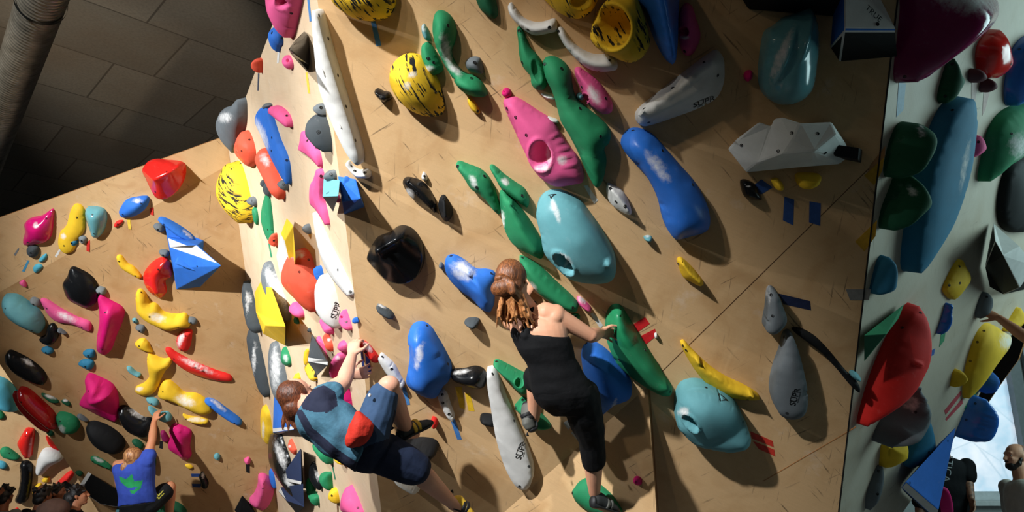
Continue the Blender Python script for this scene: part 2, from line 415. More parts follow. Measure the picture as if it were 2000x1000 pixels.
def V_(wall, pts, faces, cols, label, nm='climbing_volume', cat='climbing volume', bev=0.008, bolts='', grp=None, mats=None):
    """an angular volume: points (px, py, cm off the wall) and faces"""
    w = WALLS[wall]; PT = [tuple(p) for p in pts]
    c = w.at(*np.mean([p[:2] for p in PT], axis=0)); mw = w.frame(c)
    V = [w.rel(w.at(p[0], p[1], p[2] / 100.0), c) for p in PT]
    bm = bmesh.new(); vv = [bm.verts.new(v) for v in V]
    ml = []; keys = []
    for f, k in zip(faces, cols):
        if k not in keys: keys.append(k)
        try: fc = bm.faces.new([vv[i] for i in f])
        except ValueError: continue
        fc.material_index = keys.index(k)
    bmesh.ops.recalc_face_normals(bm, faces=bm.faces[:])
    if sum(f.normal.z * f.calc_area() for f in bm.faces) < 0: bmesh.ops.reverse_faces(bm, faces=bm.faces[:])
    if bev: bmesh.ops.bevel(bm, geom=[e for e in bm.edges if len(e.link_faces) == 2], offset=bev, segments=2, affect='EDGES', profile=0.6)
    me = bpy.data.meshes.new('v'); bm.to_mesh(me); bm.free()
    o = link(nm, me, [hold_mat(k) for k in keys], mw=mw); tag(o, label, cat, grp or ('climbing holds on the ' if cat == 'climbing hold' else 'angular volumes on the ') + WNAME[wall])
    bvh = BVHTree.FromPolygons([v.co for v in me.vertices], [list(p.vertices) for p in me.polygons])
    o_bvh[o.name] = (w, c, bvh, mw)
    im = mw.inverted()
    uv = []
    for (bx, by) in (parse(bolts) if bolts else []):
        hit = bvh.ray_cast(im @ CAM, (im.to_3x3() @ (P(bx, by, 1) - CAM)).normalized())
        if hit[0] is not None: uv.append((hit[0].x, hit[0].y))
    add_bolts(o, bvh, uv)
    return o
TAPEM = {}
def T(wall, rgb, pts, label, grp=None, h=0.0015):
    w = WALLS[wall]; pt = parse(pts); c = w.at(*np.mean(pt, axis=0))
    A = [w.rel(w.at(*p), c)[:2] for p in pt]
    if sum(A[i][0] * A[(i + 1) % len(A)][1] - A[(i + 1) % len(A)][0] * A[i][1] for i in range(len(A))) < 0: A.reverse()
    k = len(A); V = [(x, y, h) for x, y in A] + [(x, y, 0.0003) for x, y in A]
    F = [list(range(k)), list(range(2 * k - 1, k - 1, -1))] + [[i + k, (i + 1) % k + k, (i + 1) % k, i] for i in range(k)]
    m = flat_mat('tape_%02x%02x%02x' % tuple(rgb), rgb, 0.6, 0, 0.2, 30, 0.15)
    o = link('tape_strip', mesh_from(V, F, False), m, mw=w.frame(c)); return tag(o, label, 'tape', grp or 'tape strips on the ' + WNAME[wall])
def mark(parent, kind, cx, cy, size, ang, mat, txt=None):
    """lettering or emblem laid on a hold's surface"""
    w, c, bvh, mw = o_bvh[parent.name]; im = mw.inverted()
    hit = bvh.ray_cast(im @ CAM, (im.to_3x3() @ (P(cx, cy, 1) - CAM)).normalized())
    if hit[0] is None: return None
    dist = (mw @ hit[0] - CAM).dot(FW)
    if txt:
        cu = bpy.data.curves.new('t', 'FONT'); cu.body = txt; cu.align_x = 'CENTER'; cu.align_y = 'CENTER'; cu.size = 1.0; cu.extrude = 0.01
        to = bpy.data.objects.new('t', cu); COL.objects.link(to); dg = bpy.context.evaluated_depsgraph_get()
        me = bpy.data.meshes.new_from_object(to.evaluated_get(dg)); bpy.data.objects.remove(to)
        bm = bmesh.new(); bm.from_mesh(me)
        if kind == 'box':
            x0 = min(v.co.x for v in bm.verts); x1 = max(v.co.x for v in bm.verts)
            for (ax, ay, bx, by) in ((x0 * .62, .42, x1 * .62, .48), (x0 * .62, -.48, x1 * .62, -.42), (x0 * .62, .42, x0 * .62 + .06, .2), (x1 * .62 - .06, -.2, x1 * .62, -.48)):
                q = [bm.verts.new((X, Y, 0.01)) for X, Y in ((ax, ay), (bx, ay), (bx, by), (ax, by))]; bm.faces.new(q)
        bmesh.ops.triangulate(bm, faces=bm.faces[:])
        bmesh.ops.subdivide_edges(bm, edges=[e for e in bm.edges if e.calc_length() > .25], cuts=2)
    else:                                          # an open triangle emblem of three bars
        bm = bmesh.new()
        for poly in (((-.5, .5), (.42, .5), (.3, .3), (-.38, .3)), ((.5, .42), (.08, -.36), (-.06, -.2), (.34, .5)), ((-.5, .2), (-.1, -.5), (.05, -.42), (-.3, .2))):
            bm.faces.new([bm.verts.new((x, y, 0)) for x, y in poly])
        bmesh.ops.triangulate(bm, faces=bm.faces[:]); bmesh.ops.subdivide_edges(bm, edges=bm.edges[:], cuts=2)
    n = hit[1].normalized()
    # the camera's right, laid into the surface, is the writing's 0 degrees
    r = im.to_3x3() @ (RT * math.cos(math.radians(ang)) + UP * math.sin(math.radians(ang)))
    r = (r - n * r.dot(n)).normalized(); t = n.cross(r)
    sz = size * dist / FPX
    for v in bm.verts:
        p = hit[0] + (r * v.co.x + t * v.co.y) * sz
        hh = bvh.ray_cast(p + n * 0.12, -n)
        v.co = (hh[0] + n * 0.0018) if hh[0] is not None else p
    me = bpy.data.meshes.new('mark'); bm.to_mesh(me); bm.free()
    o = link('lettering' if txt else 'emblem', me, mat, parent); return o
INK = flat_mat('black_print', (20, 20, 22), 0.5)
# ------------------------------------------------------------------ the climbing walls
slab('wall_center', wM, [(562, -460), (620, 0), (745, 1000), (776, 1250), (1611, 1250), (1640, 1000), (1755, 0), (1807, -460)], PLY)
slab('wall_corner', wS, [(443, 265), (480, 190), (550, 0), (598, -140), (606, -110), (620, 0), (745, 1000), (765, 1160), (566, 1160), (530, 900), (475, 500), (450, 318)], PLYS)
slab('wall_left', wB, [(450, 320), (475, 500), (530, 900), (566, 1160), (290, 1160), (160, 947), (122, 890), (85, 835), (26, 750), (0, 712), (-70, 609)], PLYD)
slab('wall_upper_left', wC, [(443, 265), (450, 320), (0, 570), (-300, 737), (-300, 533), (0, 425)], PLY)
slab('wall_far_left', wD, [(-200, 600), (330, 700), (330, 1150), (-200, 1150)], PLY)
slab('wall_kicker', wE, [(985, 1000), (1265, 755), (1282, 1000), (1293, 1160), (804, 1160)], PLY, 0.02)
slab('wall_right', wR, [(1611, 1250), (1640, 1000), (1755, 0), (1807, -460), (2300, -460), (2300, 110), (2040, 545), (1990, 628), (1935, 728), (1912, 772), (1880, 832), (1762, 1003), (1640, 1170)], PLYG)
M_EDGE2 = flat_mat('panel_joint', (92, 62, 38))
def seam(name, wall, a, b, wpx=2.0, mat=M_DARK, h=0.001):
    w = WALLS[wall]; a, b = Vector(a), Vector(b); t = (b - a).normalized(); n = Vector((-t.y, t.x)) * wpx / 2
    pts = [a + n, b + n, b - n, a - n]; c = w.at(*((a + b) / 2))
    A = [w.rel(w.at(*p), c)[:2] for p in pts]
    V = [(x, y, h) for x, y in A] + [(x, y, -0.004) for x, y in A]
    o = link(name, mesh_from(V, [[3, 2, 1, 0], [4, 5, 6, 7], [0, 1, 5, 4], [1, 2, 6, 5], [2, 3, 7, 6], [3, 0, 4, 7]], False), mat, mw=w.frame(c)); o['kind'] = 'structure'
    return o
seam('trim_1', 'M', (1725, 302), (1268, 750), 1.3, M_EDGE2)
seam('trim_2', 'M', (1672, 834), (1490, 940), 1.6, M_EDGE)
seam('trim_3', 'M', (1268, 757), (1286, 1010), 3.0, M_EDGE)
seam('trim_4', 'M', (1753, 0), (1638, 1000), 3.0, M_DARK, 0.003)
# ------------------------------------------------------------------ the hall: floor mats, ceiling, far walls
def box_obj(name, mn, mx, mat, kind='structure'):
    x0, y0, z0 = mn; x1, y1, z1 = mx
    V = [(x0, y0, z0), (x1, y0, z0), (x1, y1, z0), (x0, y1, z0), (x0, y0, z1), (x1, y0, z1), (x1, y1, z1), (x0, y1, z1)]
    F = [[3, 2, 1, 0], [4, 5, 6, 7], [0, 1, 5, 4], [1, 2, 6, 5], [2, 3, 7, 6], [3, 0, 4, 7]]
    o = link(name, mesh_from(V, F, False), mat); o['kind'] = kind; return o
def ceil_mat():
    N = NT('ceiling_panels'); tc = N.n('ShaderNodeTexCoord'); mp = N.n('ShaderNodeMapping')
    mp.inputs['Rotation'].default_value = (0, 0, -0.74)
    N.l(tc.outputs['Object'], mp.inputs[0]); br = N.n('ShaderNodeTexBrick')
    br.offset = 0.37; br.inputs['Scale'].default_value = 1.0; br.inputs['Brick Width'].default_value = 1.3; br.inputs['Row Height'].default_value = 1.22
    br.inputs['Mortar Size'].default_value = 0.012
    br.inputs['Color1'].default_value = lin((140, 132, 120)); br.inputs['Color2'].default_value = lin((118, 112, 102)); br.inputs['Mortar'].default_value = lin((84, 78, 70))
    N.l(mp.outputs[0], br.inputs[0]); v = N.coord()
    col = N.mix(N.math('MULTIPLY', N.ramp(N.noise(v, 0.7, 4, 0.6), 0.4, 0.7), 0.4), br.outputs[0], lin((110, 84, 56)))
    col = N.mix(N.math('MULTIPLY', N.ramp(N.noise(v, 30, 3, 0.6), 0.4, 0.7), 0.3), col, lin((70, 66, 60)))
    N.l(col, N.b.inputs['Base Color']); N.b.inputs['Roughness'].default_value = 0.85
    return N.m
CEILZ = 6.6
def ceil_hit(px, py, z=CEILZ):
    d = P(px, py, 1) - CAM; return CAM + d * ((z - CAM.z) / d.z)
box_obj('ceiling', (-16, -8, CEILZ), (12, 30, CEILZ + 0.2), ceil_mat())
box_obj('floor', (-16, -8, -0.3), (12, 30, 0.0), flat_mat('mat_vinyl', (120, 122, 126), 0.6))
box_obj('wall_back', (-16, 15.0, 0), (4.4, 15.2, CEILZ), flat_mat('back_wall', (52, 50, 48), 0.8))

# ------------------------------------------------------------------ dark side of the right wall, window and its wall
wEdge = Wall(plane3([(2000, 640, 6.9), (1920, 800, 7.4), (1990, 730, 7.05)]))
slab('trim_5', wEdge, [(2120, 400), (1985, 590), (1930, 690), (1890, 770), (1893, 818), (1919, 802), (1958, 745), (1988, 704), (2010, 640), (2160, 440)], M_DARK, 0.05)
WY = 8.9
def wy(px, py, y=WY):
    d = P(px, py, 1) - CAM; return CAM + d * (y / d.y)
M_WALLW = flat_mat('painted_wall', (168, 172, 170), 0.7)
wl, wr_, wz0, wz1 = wy(1800, 980).x, wy(1985, 800).x, wy(1900, 978).z, 4.4
box_obj('wall_back_right', (3.6, WY, 0), (12, WY + 0.2, wz0), M_WALLW)
box_obj('wall_right_pier', (wr_ + 0.1, WY, wz0), (12, WY + 0.2, 6.6), M_WALLW)
box_obj('wall_right_lintel', (3.6, WY, wz1), (wr_ + 0.1, WY + 0.2, 6.6), M_WALLW)
box_obj('wall_right_jamb', (3.6, WY, wz0), (wl, WY + 0.2, wz1), M_WALLW)
fr = box_obj('window_1', (wl, WY + 0.02, wz0), (wr_ + 0.1, WY + 0.06, wz0 + 0.10), flat_mat('window_frame_paint', (226, 230, 232), 0.4))
def childbox(name, mn, mx, mat, par):
    x0, y0, z0 = mn; x1, y1, z1 = mx
    V = [(x0, y0, z0), (x1, y0, z0), (x1, y1, z0), (x0, y1, z0), (x0, y0, z1), (x1, y0, z1), (x1, y1, z1), (x0, y1, z1)]
    F = [[3, 2, 1, 0], [4, 5, 6, 7], [0, 1, 5, 4], [1, 2, 6, 5], [2, 3, 7, 6], [3, 0, 4, 7]]
    return link(name, mesh_from(V, F, False), mat, par)
childbox('window_frame', (wr_ - 0.02, WY - 0.05, wz0), (wr_ + 0.10, WY + 0.1, wz1), flat_mat('window_jamb', (120, 126, 128), 0.5), fr)
childbox('window_frame', (wr_ + 0.16, WY - 0.06, wz0), (wr_ + 0.22, WY - 0.005, wz1), flat_mat('window_post', (150, 158, 166), 0.4), fr)
childbox('window_sill', (wl, WY - 0.10, wz0 - 0.05), (wr_ + 0.1, WY + 0.02, wz0), flat_mat('sill_paint', (214, 216, 216), 0.5), fr)
def pane_mat():                                   # daylight through a frosted, patterned pane
    N = NT('frosted_daylight'); v = N.coord((1, 1, 1), (math.pi / 2, 0, 0))
    vo = N.n('ShaderNodeTexVoronoi', feature='DISTANCE_TO_EDGE'); vo.inputs['Scale'].default_value = 1.7; N.l(N.coord(), vo.inputs['Vector'])
    n = N.noise(N.coord(), 2.6, 4, 0.6)
    col = N.mix(N.ramp(n, 0.35, 0.65), (0.40, 0.60, 0.76, 1), (0.84, 0.90, 0.97, 1))
    col = N.mix(N.math('MULTIPLY', N.math('SUBTRACT', 1.0, N.ramp(vo.outputs['Distance'], 0.0, 0.02)), 0.5), col, (0.30, 0.45, 0.56, 1))
    N.l(col, N.b.inputs['Emission Color']); N.b.inputs['Emission Strength'].default_value = 0.85
    N.b.inputs['Base Color'].default_value = (0.5, 0.55, 0.6, 1); N.b.inputs['Roughness'].default_value = 0.3
    return N.m
childbox('window_pane', (wl, WY + 0.05, wz0 + 0.08), (wr_, WY + 0.058, wz1), pane_mat(), fr)
# ------------------------------------------------------------------ ventilation duct under the ceiling
def duct():
    pts = []
    z = 5.6
    a, b = ceil_hit(82, 0, z), ceil_hit(14, 200, z); t = (b - a).normalized(); a = a - t * 3.0; L = (b - a).length + 9.0
    s = t.cross(Vector((0, 0, 1))).normalized(); u = s.cross(t); R = 0.185
    n = 28; V = []; F = []; m = int(L / 0.055)
    for i in range(m + 1):
        for (dx, rr) in ((0.0, R), (0.020, R), (0.026, R + 0.006), (0.034, R + 0.006), (0.040, R)):
            for k in range(n):
                th = 2 * math.pi * k / n; V.append(a + t * (i * L / m + dx) + (s * math.cos(th) + u * math.sin(th)) * rr)
    for r in range(len(V) // n - 1):
        for k in range(n): F.append([r * n + k, r * n + (k + 1) % n, (r + 1) * n + (k + 1) % n, (r + 1) * n + k])
    c = a + t * L / 2; V = [v - c for v in V]
    N = NT('galvanised_steel'); N.b.inputs['Metallic'].default_value = 0.9; N.b.inputs['Roughness'].default_value = 0.40
    N.l(N.mix(N.ramp(N.noise(N.coord(), 9, 4, 0.6), .3, .7), lin((150, 146, 138)), lin((196, 192, 184))), N.b.inputs['Base Color'])
    o = link('ventilation_duct', mesh_from(V, F), N.m, mw=Matrix.Translation(c)); tag(o, 'spiral galvanised ventilation duct crossing under the dark ceiling', 'duct')
    # hanger ring
    V = []; F = []; c2 = ceil_hit(97, 10, z) 
    q = a + t * ((c2 - a).dot(t))
    for dx in (-0.02, 0.02):
        for k in range(n):
            th = 2 * math.pi * k / n; V.append(q + t * dx + (s * math.cos(th) + u * math.sin(th)) * (R + 0.02) - c)
    for k in range(n): F.append([k, (k + 1) % n, n + (k + 1) % n, n + k])
    link('hanger_ring', mesh_from(V, F), flat_mat('hanger_steel', (70, 72, 72), 0.4, 1.0), o)
duct()
# ------------------------------------------------------------------ holds on the upper left band
H('C', 'gmagenta', '105,407 104,430 98,462 90,473 70,480 42,483 40,474 46,455 46,438 55,429 82,421', 14, 'glossy magenta star shaped hold on the pale band at far left', ap=(66,452), q=.5, ch='70,440,6')
H('C', 'yellow', '147,398 156,398 165,407 166,430 164,452 150,470 143,490 130,497 117,490 112,475 117,453 125,446 130,438 138,410', 5, 'flat yellow double lobed hold beside the teal bowl hold on the band', ch='123,461,6', b='150,425 125,480')
H('C', 'gteal', '170,405 185,403 205,408 209,422 203,448 190,466 178,467 170,440 166,420', 14, 'rounded teal bowl hold on the band right of the yellow double lobe', ap=(183,425))
H('C', 'blue', '231,412 245,392 265,385 290,383 291,395 280,412 258,425 235,427 230,418', 11, 'blue leaf shaped hold on the band just below the big red hold', ap=(262,404), ch='268,392,10,5')
H('C', 'gred', '275,335 283,321 300,313 325,313 360,318 363,335 355,360 335,385 315,395 300,392 290,375 282,355', 24, 'large glossy red hold at the top edge of the band', ap=(308,345), gl='325,365,34,30', rg='300,352 345,330')
H('C', 'red', '222,440 230,431 241,430 238,436 225,445', 3, 'tiny red chip below the blue leaf hold on the band')
H('C', 'dteal', '133,467 150,467 152,474 143,482 137,479', 4, 'tiny dark teal chip on the yellow double lobe edge of the band')
H('C', 'grey', '154,462 165,460 170,465 163,478 155,472', 4, 'small grey knob under the teal bowl hold of the band')
H('C', 'dgrey', '52,486 60,478 75,480 77,489 70,501 60,504 52,496', 6, 'small dark round knob below the magenta star hold')
H('C', 'cyan', '64,526 68,518 78,515 84,520 78,528 69,534', 3, 'lower of two small cyan chips on the band at far left', b='')
H('C', 'cyan', '75,511 80,502 91,495 92,502 83,512', 3, 'upper of two small cyan chips on the band at far left', b='')
T('C', (120,122,124), '27,497 36,484 38,486 30,500', 'grey tape strip left of the dark round knob on the band')
T('C', (74,150,190), '43,530 54,508 58,509 48,531', 'blue tape strip beneath the dark round knob on the band')
T('C', (232,196,70), '248,428 254,426 256,448 251,448', 'yellow tape strip under the blue leaf hold on the band')
T('C', (206,44,36), '293,407 300,405 300,421 294,419', 'short red tape strip under the big red hold on the band')
T('C', (206,44,36), '169,474 176,468 175,492 169,490', 'red tape strip below the teal bowl hold on the band')
T('C', (222,220,216), '107,500 116,486 119,488 111,503', 'white tape strip under the yellow double lobe on the band')
# ------------------------------------------------------------------ holds on the left wall
H('B', 'teal', '8,578 15,575 35,574 50,583 62,592 78,607 84,640 73,656 55,652 30,640 8,620 1,603', 22, 'big teal dome hold at the upper left of the left wall', ap=(40,610), gl='30,583,30,10,12')
H('B', 'grey', '58,586 65,580 77,584 79,595 70,598 60,593', 7, 'small grey knob between the teal dome and the pink ledge hold')
H('B', 'pink', '80,583 92,584 120,602 150,618 177,629 175,648 165,647 140,636 110,633 95,622 85,603', 11, 'long pink ledge hold right of the teal dome on the left wall', ch='130,620,22,8,25', rg='92,592 130,622 172,634')
H('B', 'gblack', '143,520 155,524 175,535 188,550 190,575 185,595 170,605 155,602 130,588 123,570 121,555 131,540 137,524', 13, 'black glossy rounded hold with a bolt near the top of left wall', b='149,539', bs=1.6, ap=(150,570))
H('B', 'grey', '187,563 195,559 206,562 207,573 200,576 188,571', 7, 'small grey knob touching the top of the tall magenta fin')
H('B', 'magenta', '193,577 198,574 215,585 238,598 243,608 240,625 225,660 210,695 198,700 186,692 187,660 193,630 194,600', 20, 'tall magenta fin hold right of the black glossy rounded hold', ap=(222,610), q=.55, gl='205,650,12,45,12', rg='211,607 194,684')
H('B', 'yellow', '228,500 236,497 250,514 262,521 276,541 272,545 255,537 235,523', 5, 'small yellow wedge hold left of the red kidney hold')
H('B', 'gred', '278,540 290,520 308,505 325,502 335,520 335,540 322,550 323,575 312,586 300,583 283,565', 14, 'red kidney shaped hold left of the blue and white volume', ap=(305,535), q=.5, rg='322,512 298,540 305,575')
H('B', 'slate', '310,491 318,487 329,489 330,499 318,503', 6, 'small slate knob touching the left edge of the blue white volume')
H('B', 'slate', '299,441 305,436 318,438 321,450 312,455 302,448', 6, 'small slate knob above left of the blue and white volume')
V_('B', [(322,440,1),(340,524,12),(345,565,1),(392,560,1),(398,470,1),(433,519,44),(327,463,4),(331,484,6),(366,479,22),(384,478,20)],
   [(0,6,8,9,4),(6,7,5,9,8),(7,1,5),(1,2,5),(2,3,5),(3,4,9,5),(0,2,1,7,6)], ['blue','white','blue','blue','blue','blue','blue'], 'large blue wedge volume with a white band on left wall', bolts='350,515 385,520')
H('B', 'blue', '309,426 320,424 340,433 365,450 380,466 382,477 370,472 350,464 325,443 312,433', 10, 'blue curved lens hold on top of the blue white volume', ch='366,458,14,3,38')
H('B', 'blue', '345,502 362,498 398,506 424,516 408,517 365,511', 30, 'slim blue rail hold bolted along the blue wedge volume', b='', lip=.7)
H('B', 'yellow', '268,567 275,563 285,572 292,590 305,594 318,610 345,615 362,612 370,625 371,637 355,640 330,648 310,642 285,630 268,612 266,595', 14, 'yellow boomerang hold with chalk in the middle of left wall', ch='308,620,17,9,12', b='276,571 348,640 292,619')
H('B', 'slate', '364,622 375,618 384,623 384,632 377,634 366,629', 6, 'small slate knob at the right tip of the yellow boomerang hold')
H('B', 'teal', '258,623 266,621 269,630 262,632', 3, 'tiny teal chip left of the yellow boomerang hold')
H('B', 'slate', '264,640 270,634 281,635 284,643 279,652 268,646', 6, 'small slate knob below the yellow boomerang hold')
H('B', 'yellow', '262,672 271,662 282,659 291,668 294,680 299,690 285,688 268,682', 7, 'small crumpled yellow hold above the yellow three pointed hold', b='272,676', sh=1)
H('B', 'red', '344,665 350,652 363,643 375,644 375,656 367,685 353,687 345,676', 8, 'small red hold with white chalk right of the slate knob', ch='353,663,6,16,20')
H('B', 'red', '323,680 330,677 345,688 375,705 420,724 450,735 453,745 440,748 400,743 365,730 340,710 326,692', 11, 'long red rail hold with a chalked top on left wall', ch='385,714,36,7,24', gl='390,738,50,8,20', rg='330,685 380,722 445,740')
H('B', 'yellow', '290,690 300,692 320,700 335,698 335,710 325,722 315,740 308,757 295,775 275,778 262,771 262,762 280,751 290,738 288,712', 13, 'yellow three pointed hold in the lower middle of left wall', ap=(300,715), q=.5, ch='272,760,8,5', b='')
H('B', 'yellow', '320,742 330,740 345,752 360,767 380,768 395,775 413,795 413,806 395,812 375,806 355,796 335,785 310,778 308,768', 12, 'yellow bent sausage hold with a white chalk patch', ch='362,783,20,11,20', b='318,765', gl='')
H('B', 'yellow', '357,808 370,812 395,815 407,820 405,827 385,829 365,822', 6, 'small chalky yellow edge under the yellow bent sausage', ch='383,820,18,5')
H('B', 'blue', '399,780 407,776 420,780 445,800 470,822 472,830 465,832 440,818 410,792', 9, 'slim blue bar hold near the right end of left wall', ch='425,790,20,5,38')
H('B', 'dteal', '161,690 172,682 184,683 184,697 170,700', 5, 'upper of two small teal knobs under the tall magenta fin')
H('B', 'dteal', '152,712 163,702 182,703 183,715 175,724 160,718', 6, 'lower of two small teal knobs under the tall magenta fin')
H('B', 'teal', '248,716 255,715 265,725 275,731 273,737 260,733 250,725', 5, 'small teal bean left of the yellow three pointed hold', b='')
H('B', 'gblack', '75,664 88,655 95,635 105,630 112,640 113,660 100,675 85,673', 8, 'dark crooked hold below the long pink ledge hold')
H('B', 'slate', '112,644 117,640 125,645 130,652 118,651', 6, 'tiny slate knob beside the dark crooked hold')
H('B', 'dteal', '80,683 92,676 103,680 104,688 92,693', 6, 'small dark teal knob below the dark crooked hold')
H('B', 'gblack', '12,690 20,683 40,690 65,705 85,725 90,740 85,753 70,752 40,740 18,722 10,705', 13, 'black kidney hold at the left edge of left wall', b='70,734', bs=1.4, ch='55,708,14,4,35')
H('B', 'pink', '37,553 47,546 52,555 50,562', 4, 'tiny pink chip above the teal dome on left wall edge', b='')
H('B', 'magenta', '168,735 175,728 195,735 220,750 228,770 228,800 222,833 205,828 165,808 150,797 155,785 167,765', 26, 'big magenta blocky hold left of the yellow three pointed hold', ap=(185,790), q=.4, gl='200,805,30,25', rg='186,752 172,792 214,782')
H('B', 'gdarkred', '27,765 32,763 45,785 65,812 95,845 80,841 55,820 35,795', 8, 'outer slim dark red hold of the pair at left wall edge', b='')
H('B', 'gdarkred', '35,765 40,755 55,757 80,780 105,810 112,836 100,842 85,830 55,800 40,780', 16, 'big dark red glossy scoop hold at left wall edge')
H('B', 'green', '111,810 118,804 140,808 153,820 155,835 145,847 120,846 112,830', 13, 'round green hold right of the dark red scoop', ch='118,840,9,10')
H('B', 'slate', '150,812 157,808 168,816 172,823 160,821', 5, 'tiny slate chip between green round hold and magenta block', b='')
H('B', 'dgreen', '81,768 90,769 110,778 115,786 100,787 88,778', 5, 'small chalky dark green edge above the dark red scoop', ch='98,775,12,4,20')
H('B', 'dgreen', '120,783 128,779 137,787 137,793 125,790', 4, 'tiny chalky dark green chip left of the magenta block', ch='128,782,6,3', b='')
H('B', 'black', '170,830 180,822 200,825 225,840 242,862 240,881 225,888 195,880 175,860', 18, 'matt black oval hold below the big magenta block', b='')
H('B', 'gblack', '231,800 235,793 245,791 260,800 280,815 296,817 299,838 291,855 270,855 245,841 233,820', 15, 'black glossy bean hold with white chalk beside the reaching hand', ch='268,808,18,8,30', b='236,809', bs=1.5)
H('B', 'teal', '286,777 295,775 308,780 310,790 300,793 288,786', 6, 'small teal knob above the teal hold gripped by the hand')
H('B', 'teal', '290,793 297,794 312,805 328,803 335,812 335,820 320,825 305,816 295,808', 9, 'teal saddle hold gripped by the climber in blue vest', b='')
H('B', 'magenta', '330,840 340,827 355,830 373,840 374,850 370,875 372,895 360,905 345,893 328,880 327,868 332,855', 13, 'magenta twisted hold right of the climber in blue vest', b='337,838', gl='358,878,14,22', ap=(350,855), rg='345,835 352,870 358,895')
H('B', 'plum', '314,843 320,840 328,852 330,861 318,863 315,855', 5, 'small plum hold left of the magenta twisted hold', b='')
T('B', (34,34,36), '312,862 318,861 318,877 311,875', 'black tape strip below the small plum hold')
H('B', 'dgreen', '258,860 268,857 280,868 278,877 265,873', 6, 'dark green block behind the head of climber in blue vest', b='')
H('B', 'dgreen', '292,880 300,878 304,905 298,925 290,915', 9, 'dark green hold partly hidden behind blue vest shoulder', b='')
H('B', 'green', '177,893 185,890 205,900 217,913 215,918 195,908 182,903', 6, 'green chalky edge left of the climber in blue vest', ch='193,898,12,4,25')
H('B', 'dgreen', '90,842 103,842 104,850 95,851', 4, 'tiny dark green chip at the lower left wall edge', b='')
H('B', 'teal', '417,891 424,884 430,890 427,900 419,896', 5, 'tiny teal knob alone in lower right of left wall', b='')
H('B', 'pink', '477,897 486,892 489,898 487,907 479,905', 6, 'tiny pink knob with black tape below on left wall', b='')
T('B', (24,24,26), '480,907 488,907 488,924 481,922', 'black tape strip under the tiny pink knob')
H('B', 'yellow', '361,908 370,906 377,912 370,917', 3, 'tiny yellow chip below the magenta twisted hold', b='')
H('B', 'gblack', '389,928 396,920 401,930 407,945 404,955 393,952 391,940', 7, 'small black chalky hold beside two blue tape strips', ch='396,928,4,7')
T('B', (40,66,120), '373,925 390,925 390,931 374,931', 'upper blue tape strip left of the small black chalky hold')
T('B', (40,66,120), '375,945 392,945 392,952 376,951', 'lower blue tape strip left of the small black chalky hold')
H('B', 'pink', '505,926 512,923 525,930 533,945 535,960 526,990 512,1003 495,996 485,982 495,968 503,945', 17, 'large pink curved hold at the bottom right of left wall', ap=(508,960), q=.5, rg='516,930 510,965 500,992')
V_('B', [(473,967,10),(458,996,1),(468,1012,1),(505,1012,1),(490,985,1)], [(0,1,2),(0,2,3),(0,3,4),(0,4,1)], ['black']*4, 'black pyramid volume beside the large pink curved hold', nm='climbing_volume', bev=.004)
V_('B', [(172,922,4),(178,925,12),(157,957,12),(151,954,4),(242,966,12),(238,992,12),(195,984,12),(242,966,0),(238,992,0),(195,984,0)],
   [(0,1,2,3),(1,4,5,6,2),(4,7,8,5),(5,8,9,6),(6,9,3,2)], ['white','black','black','black','black'], 'black board volume with a white end left of blue vest climber', bev=.004, nm='climbing_volume')
V_('B', [(120,943,8),(128,939,8),(150,953,8),(153,956,2),(148,962,2),(138,961,2),(120,947,2)], [(0,1,2,3,4,5,6)[0:7],(0,6,5,4,3,2,1)][:1], ['black'], 'small black bracket volume with pale rim above spectators', bev=0, nm='climbing_volume')
H('B', 'dgreen', '147,922 157,919 162,924 156,931', 4, 'tiny green chip above the black board volume', b='')
H('B', 'teal', '226,1004 230,990 245,986 262,993 272,1006', 12, 'teal hold cut by the frame below the blue vest climber', b='')
H('B', 'dgreen', '272,986 315,975 350,982 364,1000 355,1014 280,1012', 14, 'dark green hold under the legs of the blue vest climber', b='')
# ------------------------------------------------------------------ holds on the far left wall
H('D', 'cyan', '-12,735 0,735 15,741 28,755 36,772 40,795 30,804 10,803 -12,795', 28, 'big pale cyan dome at far left edge of the photo', b='')
H('D', 'green', '0,879 12,872 30,883 39,893 36,897 18,898 3,893', 9, 'green hold left of the red angular hold on far wall', b='18,885')
H('D', 'green', '-8,800 0,800 9,810 8,817 -8,819', 6, 'small green hold cut off by the left frame edge', b='')
H('D', 'gred', '52,834 68,836 69,845 60,895 47,898 40,885 32,867 40,852', 12, 'red angular glossy hold on the far wall at lower left', sh=1)
H('D', 'white', '85,877 100,874 118,882 125,893 100,910 80,930 70,930 68,925 74,895', 16, 'white sloping fin hold right of the red angular hold', b='')
H('D', 'gblack', '42,902 55,899 63,905 63,930 58,960 50,982 35,985 28,978 35,960 41,930', 13, 'long black glossy hold hanging above the spectators', b='')
H('D', 'yellow', '64,970 66,952 80,943 85,955 80,970 72,984', 9, 'yellow hold behind the heads of the spectators', b='70,958')
H('D', 'yellow', '80,940 88,931 97,930 97,942 85,943', 5, 'small yellow block under the white sloping fin', sh=1, b='')
H('D', 'cyan', '-6,901 8,901 14,908 12,915 -6,914', 7, 'pale cyan hold below the green hold at left edge', b='')
H('D', 'gred', '91,850 97,855 107,868 116,880 105,877 95,868', 6, 'slim red glossy hold half hidden by left wall edge', b='')
H('D', 'red', '106,951 118,936 138,919 145,921 140,935 120,951', 8, 'red bar hold behind the black bracket volume', b='')
H('D', 'red', '28,996 34,991 40,1000 38,1008 28,1006', 5, 'tiny red hold beside the spectator in grey shirt', b='')
